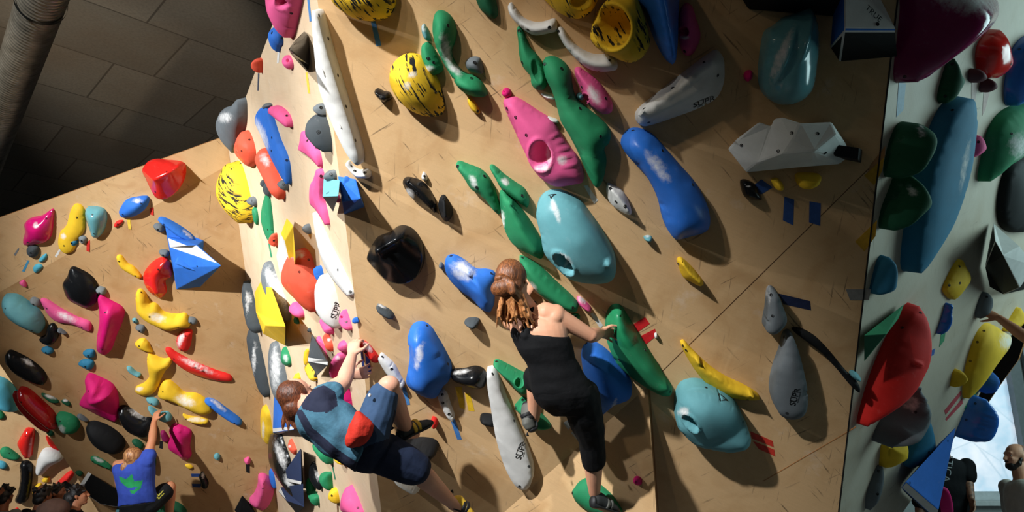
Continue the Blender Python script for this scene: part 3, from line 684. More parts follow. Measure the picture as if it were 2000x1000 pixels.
# ------------------------------------------------------------------ holds on the corner strip
H('S', 'pink', '527,-25 530,10 535,21 530,34 535,47 548,56 554,75 562,70 575,40 589,0 594,-25', 13, 'pink wavy pocket hold at the top of the corner strip', dent=[(548,6,11,11,0,-5)], b='569,26')
H('S', 'blue', '527,60 535,53 545,55 552,68 552,85 546,91 540,102 533,90', 6, 'small blue hold under the pink wavy pocket hold', b='531,64 551,74')
H('S', 'coral', '497,125 500,116 508,113 513,117 511,130 507,143 501,138 498,130', 7, 'small coral drop hold at the outer strip edge', b='')
T('S', (60,66,84), '504,143 507,143 505,177 503,177', 'thin dark tape strip under the small coral drop hold')
V_('S', [(593,60,1),(600,66,1),(603,86,1),(603,126,1),(600,142,1),(592,128,1),(588,92,1),(561,97,26),(573,81,17),(567,106,20)],
   [(0,8,6),(0,1,8),(1,2,7,8),(2,3,7),(3,9,7),(3,4,9),(4,5,9),(5,6,9),(6,8,7,9)], ['gblack']*9, 'black glossy cone hold near the top of corner strip', nm='climbing_hold', cat='climbing hold', bev=.012)
H('S', 'pink', '557,108 565,110 573,122 572,133 565,136 556,125', 5, 'small pink pocket hold under the black cone', dent=[(562,118,3,4,0,-2)], b='')
T('S', (232,196,70), '597,141 601,141 606,183 602,182', 'thin yellow tape strip under the black cone')
T('S', (226,90,60), '572,34 575,36 573,76 569,75', 'thin coral tape strip beside the pink wavy pocket hold')
T('S', (74,130,190), '600,-6 604,-6 609,41 605,42', 'blue tape strip left of the tall white blade hold')
T('S', (222,220,216), '543,96 547,91 545,122 541,124', 'white tape strip under the small blue hold')
H('S', 'slate', '480,190 481,230 470,262 455,301 450,292 435,260 427,235 432,216 446,207 464,202', 16, 'slate grey dome hold bulging past the strip edge', b='', ch='440,230,14,10')
H('S', 'coral', '457,275 470,258 482,255 493,270 500,295 498,320 490,326 470,318 457,300 454,288', 14, 'coral drop hold beside the slate dome', b='487,273 463,297 472,295', ap=(466,290), gl='468,300,18,18')
H('S', 'blue', '487,232 493,220 510,208 522,210 530,230 545,270 565,310 569,340 567,361 560,355 540,330 520,300 500,265 487,243', 15, 'long blue chalked ramp hold on the corner strip', ch='510,262,9,34,-24', b='531,269 560,313 530,295', rg='512,215 530,275 562,350')
H('S', 'pink', '523,215 530,207 545,208 565,222 572,240 571,249 555,240 535,228 525,222', 7, 'pink bar hold above the long blue ramp', b='560,226')
H('S', 'slate', '515,207 522,201 532,204 530,210 520,215', 5, 'small slate knob at the top of the long blue ramp', b='')
H('S', 'coral', '503,300 512,289 520,300 530,320 545,345 555,362 558,378 554,390 548,385 535,365 515,335 505,315', 10, 'long coral rail hold under the long blue ramp', ch='518,312,9,14,-30', b='')
H('S', 'tiger', '404,360 415,350 440,335 460,314 470,320 480,345 488,375 494,405 495,425 488,437 470,425 437,406 420,390 407,372', 26, 'yellow tiger striped flared hold at the strip outer edge', ap=(425,375), b='436,358', bs=1.2)
H('S', 'slate', '543,359 552,351 562,355 563,372 556,368 545,363', 6, 'slate knob at the foot of the long coral rail', b='553,360')
H('S', 'dgrey', '511,353 517,350 519,366 514,366', 4, 'tiny dark chip left of the small dark leaf hold', b='')
H('S', 'dgrey', '518,361 524,356 529,375 527,384 520,378', 5, 'small dark leaf hold above the green diamond', b='')
H('S', 'pink', '574,295 579,278 587,256 600,270 618,285 627,300 629,326 622,322 605,309 580,297', 9, 'pink triangular hold left of the black wedge', b='619,289 600,275', rg='590,268 600,300 624,318')
H('S', 'slate', '483,392 490,384 500,387 501,402 490,400', 6, 'slate knob on the lower tiger striped hold', b='492,392')
H('S', 'green', '525,375 530,400 532,440 531,470 527,477 515,465 505,440 503,425 514,392', 9, 'green diamond hold in the middle of corner strip', b='523,449 528,386', rg='526,380 516,430 527,470')
H('S', 'green', '496,404 502,408 504,430 500,440 497,425', 4, 'small green sliver beside the green diamond', b='')
T('S', (50,140,100), '524,475 527,476 532,502 529,503', 'thin green tape strip under the green diamond')
V_('S', [(560,426,5),(572,440,14),(577,500,14),(574,548,4),(546,530,4),(540,500,4),(549,456,6),(556,470,14)], [(0,1,7,6),(1,2,3,7),(7,3,4,5,6)], ['yellow','yellow','white'], 'yellow box volume with a white side on corner strip', bev=.006)
H('S', 'coral', '529,467 535,456 541,455 540,472 537,482 530,476', 6, 'small coral hold left of the yellow box volume', b='535,470')
H('S', 'coral', '547,545 549,520 559,500 575,488 595,487 608,500 616,525 624,560 625,590 622,608 615,610 595,598 565,580 550,565', 22, 'big coral dome hold with a dark glossy underside', b='603,507 585,531', gl='585,582,42,20,35', ap=(575,540), ch='580,497,22,8')
H('S', 'white', '604,415 618,440 640,480 665,520 690,565 691,577 685,579 660,560 635,535 618,505 608,470', 11, 'long white leaf hold above the printed white hold', b='660,527 684,570', ch='640,490,20', rg='612,430 635,490 685,570')
hd = H('S', 'white', '632,535 640,540 652,555 660,585 665,625 662,641 655,639 635,622 625,600 626,570', 12, 'white printed drop hold right of the big coral dome', b='656,592')
mark(hd, 'box', 657, 607, 15, 70, INK, 'SUPR')
H('S', 'blue', '619,520 627,520 632,535 631,550 622,541', 6, 'small blue hold behind the white printed drop', b='')
H('S', 'slate', '513,520 520,510 527,515 533,530 545,560 560,590 569,612 567,626 560,622 545,610 525,580 515,550', 10, 'grey chalked crescent hold left of the big coral dome', ch='540,560,14,42,-28', b='')
V_('S', [(497,572,2),(512,545,6),(530,560,6),(558,638,22),(518,636,20),(557,675,2),(514,652,2),(500,610,2)], [(0,1,2,3,4,7),(4,3,5,6),(7,4,6),(2,5,3)], ['yellow','yellow','yellow','yellow'], 'big yellow wedge volume below the grey crescent hold', bev=.006)
H('S', 'dgrey', '481,548 487,556 497,590 508,625 511,642 505,651 495,640 486,610 480,570', 13, 'upper dark slate blade hold along the left wall corner', b='', ch='483,590,4,25')
H('S', 'dgrey', '492,640 500,645 512,690 521,750 522,772 517,778 505,740 495,690', 12, 'lower dark slate blade hold along the left wall corner', b='', ch='496,700,4,30')
H('S', 'slate', '527,700 533,668 542,667 550,690 560,735 563,760 555,790 545,790 532,755', 10, 'grey chalky long hold behind the ponytailed man', b='', ch='538,720,10,45')
H('S', 'pink', '570,591 578,592 592,605 594,618 588,621 575,615 570,605', 7, 'small pink knob under the big coral dome', b='')
H('S', 'dgreen', '576,617 582,622 585,632 580,632', 4, 'tiny dark green chip under the small pink knob', b='')
H('S', 'green', '552,705 553,685 556,677 565,690 569,707 568,712 557,715', 6, 'small chalky green hold above the ponytailed man', b='', ch='558,700,5,8')
V_('S', [(609,652,2),(602,697,12),(637,703,16),(640,706,15),(640,714,15),(601,707,12),(620,733,2),(640,700,2)], [(0,1,2),(1,5,4,3,2),(5,6,4),(0,2,3,7),(7,3,4,6)], ['dgrey','white','grey','dgrey','grey'], 'grey wedge volume with a white edge above the man', bev=.004)
H('S', 'pink', '620,657 628,665 638,690 640,700 632,696 622,687 623,675', 5, 'pink sliver hold on the right of grey wedge volume', b='', ch='628,690,5')
H('S', 'coral', '634,655 641,649 645,660 650,671 650,680 647,687 640,672', 5, 'small chalky coral hold above the gripping hand', b='', ch='643,663,4')
H('S', 'pink', '626,622 632,620 645,630 652,640 650,653 645,650 635,637', 6, 'small pink pocket hold under the printed white drop', dent=[(631,625,3,3,0,-2)], b='')
H('S', 'pink', '662,622 670,618 674,604 680,615 688,640 686,645 675,636', 6, 'pink fang hold right of the printed white drop', dent=[(666,620,3,3,0,-2)], b='676,628')
H('S', 'pink', '662,678 668,665 678,672 676,688 665,684', 5, 'small pink hold beside the gripping hand', b='')
H('S', 'pink', '647,735 650,718 660,696 675,684 678,700 664,725 650,740', 9, 'long pink hold behind the forearm of the man', b='', ch='660,700,5')
H('S', 'magenta', '655,790 660,755 676,735 683,760 684,808 672,800', 9, 'magenta hold seen between the arm and back of the man', b='')
H('S', 'yellow', '595,714 596,686 602,680 604,700 600,712', 3, 'thin yellow sliver hold left of grey wedge volume', b='')
H('S', 'tiger', '597,711 605,710 615,725 620,736 618,745 608,735', 6, 'small yellow tiger striped hold below grey wedge volume', b='')
T('S', (120,84,60), '617,745 619,745 621,765 619,765', 'thin brown tape strip under the small tiger striped hold')
H('S', 'yellow', '570,742 583,726 588,738 586,750 574,752', 5, 'small yellow block above the head of the ponytailed man', sh=1, b='')
H('S', 'blue', '693,621 697,619 700,629 694,632', 4, 'tiny blue chip on the corner edge', b='')
H('S', 'dgrey', '602,644 605,640 608,647 605,649', 3, 'tiny dark chip above the grey wedge volume', b='')
H('S', 'coral', '697,672 699,663 706,664 706,683 698,684', 6, 'small coral block under the fingers of the man', b='', ch='700,666,5')
hd = V_('S', [(536,752,2),(573,832,12),(574,839,12),(533,845,6),(533,836,6),(577,826,1),(540,850,1)], [(0,4,1),(4,3,2,1),(0,1,5),(1,2,6,5),(3,6,2)], ['blue','white','blue','blue','white'], 'blue triangle volume with a white printed edge behind the man', bev=.004)
mark(hd, 't', 555, 839, 9, 4, flat_mat('blue_print', (40,60,120), .5), 'simpl')
H('S', 'yellow', '518,790 527,805 530,830 531,850 525,869 517,862 512,850 514,815', 9, 'yellow long hold left of the blue printed triangle', b='', ch='514,840,3,20')
H('S', 'gblack', '530,845 547,845 555,865 567,895 572,925 580,955 590,976 580,972 560,955 540,930 530,905 526,880', 13, 'long black chalk splashed hold at the lower corner', ch='548,890,8,30,-20 565,940,9,16,-30', b='544,857', bs=1.5)
H('S', 'coral', '563,871 568,857 573,865 580,878 576,888 570,882', 5, 'small coral hold left of the dark blue triangle', b='', ch='565,872,3')
V_('S', [(587,876,12),(589,940,12),(549,931,4),(588,946,12),(549,938,4),(590,880,1),(592,948,1)], [(0,2,1),(2,4,3,1),(0,1,3,6,5)], ['navy','white','navy'], 'dark blue triangle volume with a white edge at lower corner', bev=.003)
V_('S', [(548,952,2),(592,945,12),(594,990,8),(560,978,8),(580,1004,1),(544,960,2)], [(0,1,2,3),(3,2,4),(0,3,5),(5,3,4)], ['navy','black','white','black'], 'black and blue box volume at the bottom of the corner strip', bev=.004)
H('S', 'green', '612,861 619,857 630,863 647,875 650,895 648,906 640,900 622,883', 9, 'green leaf hold under the back of the man', b='', ch='618,862,6,4,20')
T('S', (50,120,90), '648,906 650,905 656,936 654,937', 'thin green tape strip under the green leaf hold')
H('S', 'gblack', '614,900 620,920 630,950 628,957 615,945 606,928', 7, 'black chalky rhombus hold between green holds', ch='622,930,4,16,-25', b='')
H('S', 'green', '625,925 640,922 647,921 648,940 646,958 637,950 628,936', 8, 'green crooked hold right of the black rhombus', b='')
H('S', 'green', '600,934 612,957 623,970 621,988 614,980 605,965', 7, 'green fang hold left below the black rhombus', b='')
H('S', 'yellow', '645,965 650,953 658,955 662,972 660,983 650,980', 7, 'round yellow knob at the bottom of corner strip', b='648,968')
T('S', (130,92,66), '658,983 661,983 662,1004 659,1004', 'thin brown tape strip under the round yellow knob')
H('S', 'pink', '683,948 690,956 705,985 711,1006 675,1004 668,985 673,970', 11, 'pink pointed hold at the bottom of corner strip', b='699,992')
H('S', 'yellow', '652,876 662,885 675,889 678,908 665,903 656,892', 7, 'yellow box hold behind the hip of the man', sh=1, b='')
H('S', 'blue', '530,912 535,925 537,955 531,947', 5, 'slim blue sliver left of the long black chalky hold', b='')
V_('S', [(632,349,2),(661,383,16),(630,384,16),(651,414,2),(664,352,2)], [(0,2,1),(2,3,1),(0,1,4),(1,3,4)], ['teal','grey','teal','grey'], 'grey pyramid volume left of the blue pyramid volume', bev=.004, bolts='640,377')
V_('M', [(660,346,1),(668,393,9),(672,418,1),(712,404,1),(695,350,1),(705,388,24)], [(0,1,5),(1,2,5),(2,3,5),(3,4,5),(4,0,5),(0,2,1)], ['blue','dblue','blue','blue','blue','blue'], 'blue pyramid volume on the main wall corner', bev=.006, bolts='682,385')
H('M', 'blue', '668,350 676,345 688,352 692,368 684,372 674,362', 9, 'small blue cap hold on the blue pyramid volume', b='')
H('S', 'slate', '636,343 643,333 655,333 657,350 650,356 640,350', 6, 'slate knob above the grey pyramid volume', b='646,340')
H('S', 'dgrey', '610,262 613,240 622,222 635,230 645,255 648,285 645,297 630,284 612,275', 12, 'black wedge hold left of the tall white blade', b='622,258', bs=1.3)
H('S', 'slate', '617,213 623,202 633,205 636,225 627,222', 6, 'slate knob above the black wedge hold', b='627,210')
H('S', 'pink', '592,397 598,365 615,345 627,328 634,340 633,365 630,390 636,415 639,441 632,432 610,411 595,403', 14, 'large pink fin hold left of the grey pyramid volume', b='627,344', ap=(612,385), q=.5, rg='626,335 612,380 634,432')
H('S', 'pink', '656,385 661,381 665,390 660,396', 4, 'tiny pink chip between the two pyramid volumes', b='')
H('S', 'slate', '593,443 600,437 606,440 606,457 599,452', 5, 'small slate knob left of the long white leaf', b='')
H('M', 'white', '674,322 680,314 688,325 700,332 720,330 726,336 724,345 700,348 690,342 680,332', 7, 'white bone shaped hold under the tall white blade', b='686,324 693,334 713,337')
H('M', 'white', '619,30 622,16 628,15 634,24 646,75 661,130 681,200 700,265 708,305 705,321 696,318 680,299 660,260 640,212 626,165 620,90', 14, 'tall white blade hold along the top of the corner', b='623,30 641,75 660,147 676,208 694,274', k=3.0, lip=.42)
H('M', 'white', '640,128 645,130 648,143 643,147', 15, 'tiny white chip bolted on the tall white blade', b='', lip=.8)
H('M', 'white', '671,236 676,232 680,243 673,246', 15, 'lower tiny white chip on the tall white blade', b='', lip=.8)
# ------------------------------------------------------------------ holds on the main wall
H('M', 'tiger', '634,-25 645,5 665,23 695,38 730,42 755,35 768,20 774,0 776,-30 700,-60', 22, 'big yellow tiger striped dome cut by the top frame edge', b='757,23')
T('M', (74,130,190), '724,40 733,40 745,89 735,90', 'blue tape strip under the top tiger striped dome')
H('M', 'tiger', '756,160 762,130 780,110 802,103 825,110 845,135 860,165 868,200 863,224 840,230 805,222 775,201 762,180', 20, 'yellow tiger striped ball beside the small green fin', b='851,180 862,222', ch='805,145,9,7 795,168,8', ap=(800,160))
H('M', 'gblack', '730,180 735,173 750,178 762,180 766,191 755,199 745,198 735,190', 7, 'small black hold left of the tiger striped ball', b='744,189')
H('M', 'green', '825,87 835,82 845,90 855,105 866,134 862,141 843,148 832,140 822,110', 10, 'small green fin hold between tiger ball and green hook', b='836,114 847,122', ch='836,135,12,8', sh=0)
H('M', 'green', '843,60 848,30 855,20 870,22 885,36 892,62 888,82 880,102 888,125 905,142 930,150 945,165 952,186 940,190 915,187 895,175 880,152 865,127 850,95', 16, 'big green S shaped hook hold with a chalked groove', b='875,50 921,153 900,70', ch='872,100,10,34,-12 888,135,16,9,45', k=1.5)
H('M', 'teal', '823,52 828,46 835,55 841,76 835,80 826,72', 5, 'small teal chalky hold left of the green S hook', b='', ch='828,55,5,8')
H('M', 'slate', '908,122 918,112 937,112 943,130 943,143 930,143 912,136', 7, 'grey rounded knob right of the green S hook', b='927,122')
H('M', 'dgreen', '928,-15 935,15 950,30 965,37 972,30 970,5 965,-18', 8, 'dark green hold cut by the top frame edge', b='')
H('M', 'yellow', '913,195 917,188 925,195 933,208 937,221 928,221 918,212', 5, 'small yellow bean right below the green S hook', b='933,217')
H('M', 'white', '991,12 997,4 1006,15 1020,33 1040,42 1060,42 1085,36 1089,50 1088,60 1070,66 1045,70 1030,64 1010,48 995,30', 11, 'upper white crescent ledge hold', b='1073,54 1031,58')
H('M', 'white', '1088,60 1093,50 1102,57 1115,78 1135,95 1160,106 1190,108 1205,120 1206,136 1190,141 1160,140 1140,130 1120,111 1100,86', 12, 'lower white crescent ledge hold under the tiger ring', b='1091,62 1135,124 1191,118')
H('M', 'tiger', '1046,-25 1070,8 1095,28 1120,38 1140,35 1155,23 1166,5 1172,-25 1110,-50', 18, 'tiger striped bowl at the top left of the tiger ring', b='', dent=[(1135,0,20,18,-20,-5)])
H('M', 'tiger', '1155,60 1165,25 1185,0 1205,-14 1235,-12 1252,20 1265,60 1269,85 1256,110 1236,122 1212,117 1182,100 1160,82', 34, 'yellow tiger striped ring hold with a deep round cup', b='1203,58', dent=[(1195,53,37,42,-8,-24)], lip=.5, k=2.6, ap=(1200,50), q=.12, bs=1.2)
H('M', 'blue', '1236,-30 1262,30 1282,80 1305,120 1318,132 1324,126 1329,90 1329,40 1324,-40 1280,-60', 46, 'big blue pointed volume hold at the top right of tiger ring', b='1313,129', gl='1290,30,34,60,20', ap=(1300,60), k=1.3, rg='1285,-40 1305,60 1319,122')
H('M', 'pink', '1325,40 1330,15 1340,6 1350,10 1360,35 1369,65 1368,78 1355,105 1343,110 1333,100 1327,75', 9, 'pink pocket hold right of the big blue pointed volume', b='1337,100', dent=[(1336,62,10,10,0,-6)], ch='1336,73,11,4')
H('M', 'green', '1010,55 1014,50 1022,60 1035,90 1055,115 1066,145 1068,166 1060,177 1045,175 1037,165 1035,150 1020,130 1014,110 1012,80', 9, 'slim green hold below the upper white crescent', b='1014,60 1020,122', dent=[(1048,140,8,24,-15,-2)])
H('M', 'green', '1060,120 1068,110 1085,110 1105,123 1115,140 1118,165 1125,190 1145,210 1175,235 1192,255 1192,280 1180,292 1185,312 1183,340 1175,365 1163,371 1152,355 1140,330 1130,305 1110,265 1095,240 1087,210 1078,180 1064,150', 17, 'tall green Y shaped hold in the upper middle of the wall', b='1064,125 1097,134 1133,212 1173,267 1100,260', k=1.5)
H('M', 'pink', '1122,135 1130,130 1145,140 1165,155 1185,180 1197,205 1195,220 1180,225 1160,215 1145,200 1132,170', 13, 'pink hold with chalked pocket beside the green Y hold', b='1136,170 1183,192', dent=[(1144,192,6,9,-15,-4)], ch='1160,185,20,11,60')
H('M', 'teal', '1125,187 1132,180 1140,187 1138,196 1128,193', 5, 'tiny teal knob left of the chalked pink pocket', b='')
H('M', 'white', '1057,183 1065,184 1080,188 1083,194 1068,193', 5, 'upper white chip behind the green Y hold', b='')
H('M', 'white', '1068,227 1075,228 1090,235 1089,241 1073,237', 5, 'lower white chip behind the green Y hold', b='')
H('M', 'magenta', '980,180 988,171 997,175 999,186 990,193 982,188', 6, 'small magenta knob above the large pink pocket shield', b='', dent=[(983,180,3,3,0,-2)])
H('M', 'pink', '984,195 1000,187 1020,195 1050,215 1080,235 1095,260 1115,290 1130,310 1141,345 1138,358 1120,363 1085,367 1065,358 1050,345 1035,320 1020,290 1005,255 990,220', 13, 'large pink shield hold with a chalk rimmed pocket', b='990,212 1007,229 1028,264', dent=[(1056,303,20,28,-8,-9)], ch='1060,328,18,8,-8 1072,305,5,20,-8 1098,312,10', bump=[(1105,290,26,3,-18,.9),(1112,305,26,3,-14,.9),(1118,322,24,3,-12,.9),(1088,262,22,3,-30,.9),(1100,275,22,2.5,-20,.8)])
T('M', (206,204,196), '1140,362 1148,362 1168,391 1160,398', 'white tape strip below the large pink shield')
H('M', 'green', '891,322 895,314 915,320 940,330 955,345 965,365 972,390 978,411 975,421 965,415 950,395 935,380 920,370 905,345', 10, 'green wavy hold left of the chain of green holds', b='894,325 931,366 946,344', ch='925,355,7,14,-20')
H('M', 'green', '957,322 963,321 985,340 1005,355 1025,370 1033,390 1030,407 1018,400 1000,386 980,370 968,348', 9, 'green tongue hold leaning on the long green chain hold', b='985,372 1020,382', ch='987,355,10,6,40')
H('M', 'green', '977,372 985,369 1000,385 1020,410 1045,450 1060,488 1058,511 1030,500 1010,490 995,475 982,445 977,410', 15, 'long green hold touching the teal cyclops dome', b='992,464', ch='982,430,4,25', ap=(1020,455), rg='984,376 1024,462 1048,498')
H('M', 'green', '1015,498 1030,503 1055,520 1090,555 1120,585 1130,600 1125,612 1110,611 1090,601 1060,580 1040,560 1022,527', 11, 'long green hold behind the head of the woman in black', b='1119,601 1020,503', ch='1040,560,6,14,-40')
H('M', 'green', '1113,615 1128,612 1133,620 1128,627 1116,622', 6, 'small green knob above the arm of the woman in black', b='1125,617')
hd = H('M', 'teal', '1048,410 1055,385 1070,372 1095,370 1130,388 1155,420 1180,460 1200,500 1204,530 1196,550 1175,557 1140,555 1110,545 1085,520 1063,490 1056,450', 26, 'large teal cyclops dome right of the woman in black', b='', ap=(1135,475), bump=[(1190,514,9,9,0,4)], gl='1115,440,44,60,-30', ch='1085,410,6,25,-20 1105,505,16,7,40', k=2.3, lip=.48, dent=[(1102,514,11,25,-42,-14)])
mark(hd, 'tri', 1078, 382, 17, -20, INK)
H('M', 'white', '1184,372 1187,357 1195,360 1215,372 1228,395 1234,421 1228,423 1205,410 1190,395', 10, 'white diamond hold right of the teal cyclops dome', b='1192,368 1203,394 1221,403', rg='1190,366 1208,386 1230,416')
H('M', 'teal', '1257,462 1265,459 1273,463 1271,473 1260,469', 6, 'tiny teal chip left of the foot of the long blue hold', b='', ch='1264,461,6,3')
H('M', 'blue', '1212,280 1218,260 1230,250 1250,250 1275,262 1300,290 1330,325 1360,360 1380,395 1391,430 1386,455 1352,468 1320,473 1305,455 1295,430 1285,390 1265,350 1240,320 1222,300', 20, 'long blue ramp hold with a white chalk streak', b='1236,255 1294,294 1353,361 1215,305', gl='1275,320,24,60,-40 1350,440,34,40', ch='1285,325,12,34,-38', ap=(1300,355), q=.2)
H('M', 'yellow', '1322,505 1328,501 1345,515 1362,535 1376,558 1370,563 1350,553 1334,542 1325,520', 11, 'yellow leaf hold below the long blue ramp', b='1325,516', rg='1328,508 1350,538 1370,556')
hd = H('M', 'white', '1240,225 1243,215 1290,176 1340,137 1385,104 1400,97 1413,110 1418,135 1418,165 1405,195 1370,215 1320,232 1275,245 1255,247 1243,238', 22, 'big white printed wing hold on the upper right', b='1258,212 1313,172 1376,121 1402,147 1267,239', ap=(1330,158), q=.15, sh=0, gl='1290,225,40,14,-20', rg='1252,227 1300,192 1396,120')
mark(hd, 'box', 1375, 199, 20, 22, INK, 'SUPR')
H('M', 'magenta', '1452,147 1458,138 1468,138 1470,152 1460,160', 6, 'tiny magenta knob left of the teal clam shell', b='')
H('M', 'gteal', '1482,150 1485,95 1493,60 1510,50 1530,35 1560,25 1582,15 1598,40 1605,80 1603,130 1595,180 1575,200 1545,208 1515,203 1490,180', 26, 'big teal clam shell hold in the dark upper right', b='', ap=(1540,100), bump=[(1530,110,12,70,22,5),(1575,70,10,55,12,4),(1500,95,9,45,12,3)], ch='1525,110,10,55,22')
hd = V_('M', [(1648,-60,20),(1690,-60,20),(1748,54,26),(1650,53,34),(1634,-60,2),(1622,92,2),(1748,62,25),(1648,62,33),(1752,110,1),(1640,120,1)],
   [(0,1,2,3),(4,0,3,7,5),(3,2,6,7),(7,6,8,9),(5,7,9)], ['white','blue','blue','black','black'], 'blue and white volume in the top right of the main wall', bev=.006, bolts='1714,47')
mark(hd, 't', 1706, 27, 17, -38, INK, 'TRUE')
V_('M', [(1421,291,5),(1438,272,10),(1483,238,17),(1506,247,17),(1480,318,15),(1441,316,6),(1457,337,5),(1560,327,9),(1592,313,15),(1545,273,25),(1512,232,17),(1528,229,18),(1565,241,22),(1624,238,16),(1634,262,20),(1592,296,27),(1654,283,6),(1658,306,2),(1640,321,3),(1526,302,24),
        (1423,291,0),(1440,274,0),(1484,241,0),(1507,249,0),(1513,236,0),(1528,233,0),(1565,244,0),(1622,241,0),(1651,284,0),(1655,305,0),(1638,319,0),(1560,325,0),(1459,335,0),(1443,314,0)],
   [(0,1,4,5),(1,2,3,4),(5,4,6),(4,19,7,6),(3,19,4),(3,9,19),(9,15,19),(19,15,8,7),(3,10,11,12,9),(9,12,13,14,15),(14,16,17,15),(15,17,18,8),(8,18,7),(13,16,14),
    (0,20,21,1),(1,21,22,2),(2,22,23,3),(3,23,24,10),(10,24,25,11),(11,25,26,12),(12,26,27,13),(13,27,28,16),(16,28,29,17),(17,29,30,18),(18,30,31,7),(7,31,32,6),(6,32,33,5),(5,33,20,0)],
   ['stone']*28, 'big grey rock shaped hold with folded faces', nm='climbing_hold', cat='climbing hold', bev=.012, bolts='1448,284 1546,260 1520,295 1597,261 1612,299')
V_('M', [(1618,280,14),(1678,289,14),(1676,312,14),(1630,304,14),(1618,282,1),(1684,292,1),(1682,318,1),(1630,308,1)], [(0,1,2,3),(0,4,5,1),(1,5,6,2),(2,6,7,3),(3,7,4,0)], ['black']*5, 'black block behind the right end of the grey rock hold', nm='climbing_volume', bev=.004)
H('M', 'yellow', '1506,350 1515,347 1528,357 1531,372 1518,371 1510,362', 9, 'yellow knob peeking out under the grey rock hold', b='')
H('M', 'yellow', '1553,340 1580,338 1605,345 1601,362 1580,371 1560,363', 9, 'yellow hold in the shade under the grey rock hold', b='')
H('M', 'gblack', '1446,352 1455,350 1475,360 1485,376 1489,391 1475,392 1455,385 1448,370', 7, 'black leaf hold left below the grey rock hold', b='', ch='1462,364,5,2')
T('M', (46,80,146), '1472,362 1487,350 1509,366 1486,380', 'blue tape square beside the black leaf hold')
T('M', (46,80,146), '1532,384 1551,390 1549,440 1529,430', 'left one of two hanging blue tape strips under the rock hold')
T('M', (46,80,146), '1581,393 1603,397 1602,441 1580,434', 'right one of two hanging blue tape strips under the rock hold')
T('M', (196,148,30), '1688,343 1727,307 1723,333 1707,362', 'upper yellow tape at the right edge of the main wall')
T('M', (196,148,30), '1670,472 1713,430 1710,461 1688,491', 'lower yellow tape at the right edge of the main wall')
T('M', (170,120,72), '1700,322 1729,285 1728,306 1694,338', 'tan tape strip above the upper yellow tape')
H('M', 'slate', '1498,560 1503,557 1512,562 1525,590 1534,615 1532,630 1511,650 1497,645 1492,638 1495,600', 13, 'grey fin hold above the grey drop hold', b='1506,576 1509,617', ch='1500,575,5,20', k=3.0, lip=.45)
T('M', (32,40,72), '1520,573 1582,588 1584,606 1530,594', 'navy tape strip right of the grey fin hold')
hd = H('M', 'slate', '1530,645 1540,642 1550,660 1565,710 1575,760 1573,800 1560,813 1540,815 1520,805 1508,780 1504,755 1510,715 1521,680', 13, 'grey printed drop hold on the right of main wall', b='1531,658 1537,807', k=3.0, lip=.45)
mark(hd, 'box', 1553, 775, 17, 80, INK, 'SUPR')
H('M', 'black', '1545,640 1562,640 1590,655 1620,685 1650,722 1680,755 1679,768 1665,758 1635,722 1600,685 1570,662', 6, 'long thin black hold running down to the right wall edge', b='')
H('M', 'teal', '1658,727 1662,722 1675,730 1682,740 1681,746 1668,740', 6, 'tiny teal chip at the end of the thin black hold', b='')
T('M', (126,124,120), '1652,565 1701,565 1697,586 1660,586', 'grey tape strip at the right edge of the main wall')
H('M', 'yellow', '1328,665 1333,662 1350,680 1385,715 1420,740 1450,755 1480,774 1488,785 1475,788 1440,785 1410,775 1385,757 1365,735 1345,705', 12, 'long yellow banana hold above the lower teal dome', b='1334,675 1340,684 1460,781 1472,784', k=1.4, rg='1334,672 1380,728 1440,768 1482,782')
hd = H('M', 'teal', '1318,800 1320,765 1330,745 1350,738 1375,742 1410,760 1435,785 1455,825 1468,860 1462,880 1430,888 1390,880 1360,870 1335,845 1320,822', 28, 'lower teal dome with a dark mouth and triangle emblem', b='1379,757', ap=(1385,805), ch='1335,805,12,10', k=2.3, lip=.48, dent=[(1350,826,9,20,-42,-13)])
mark(hd, 'tri', 1411, 778, 24, -75, INK)
T('M', (196,52,36), '1465,842 1509,861 1511,873 1468,856', 'upper red tape strip right of the lower teal dome')
T('M', (196,52,36), '1470,861 1512,878 1514,891 1482,877', 'lower red tape strip right of the lower teal dome')
T('M', (204,30,34), '1236,634 1260,619 1269,632 1246,648', 'upper red tape square beside the big dark green hold')
T('M', (204,30,34), '1250,657 1279,642 1283,655 1262,672', 'lower red tape square beside the big dark green hold')
H('M', 'white', '1278,651 1282,649 1284,660 1280,662', 4, 'tiny white chip on the lower red tape square', b='')
H('M', 'green', '1182,630 1185,610 1195,595 1210,594 1225,615 1245,650 1275,700 1300,745 1316,771 1312,782 1300,784 1270,770 1235,745 1205,715 1188,680 1183,655', 20, 'big dark green hold held by the woman in black', b='1209,703 1309,765 1260,683', k=1.5, gl='1215,640,24,45,-30', rg='1203,605 1222,668 1306,774')
H('M', 'pink', '1127,580 1132,578 1145,590 1155,604 1153,611 1138,602 1130,592', 6, 'small pink hold with white chalk above the reaching hand', b='', ch='1137,586,7,10,-40')
T('M', (206,204,200), '1153,613 1158,610 1178,635 1172,641', 'white tape strip above the hand of the woman in black')
H('M', 'blue', '1135,700 1140,675 1155,665 1175,675 1200,700 1225,735 1236,765 1230,785 1205,796 1185,815 1178,821 1163,800 1148,760', 24, 'big blue hold behind the hip of the woman in black', b='1145,671', ap=(1195,745), ch='1198,795,4,20,20 1190,812,3,8,30')
H('M', 'green', '964,707 970,701 990,710 1015,725 1034,735 1034,765 1020,771 1005,760 995,745 980,730', 11, 'green hold left of the knee of the woman in black', b='970,706', dent=[(1014,748,8,9,0,-4)])
H('M', 'green', '1003,795 1020,773 1030,778 1045,795 1070,825 1078,838 1062,842 1035,838 1025,815', 9, 'green rhombus foothold under the left shoe of woman', b='1021,781 1008,796', sh=1)
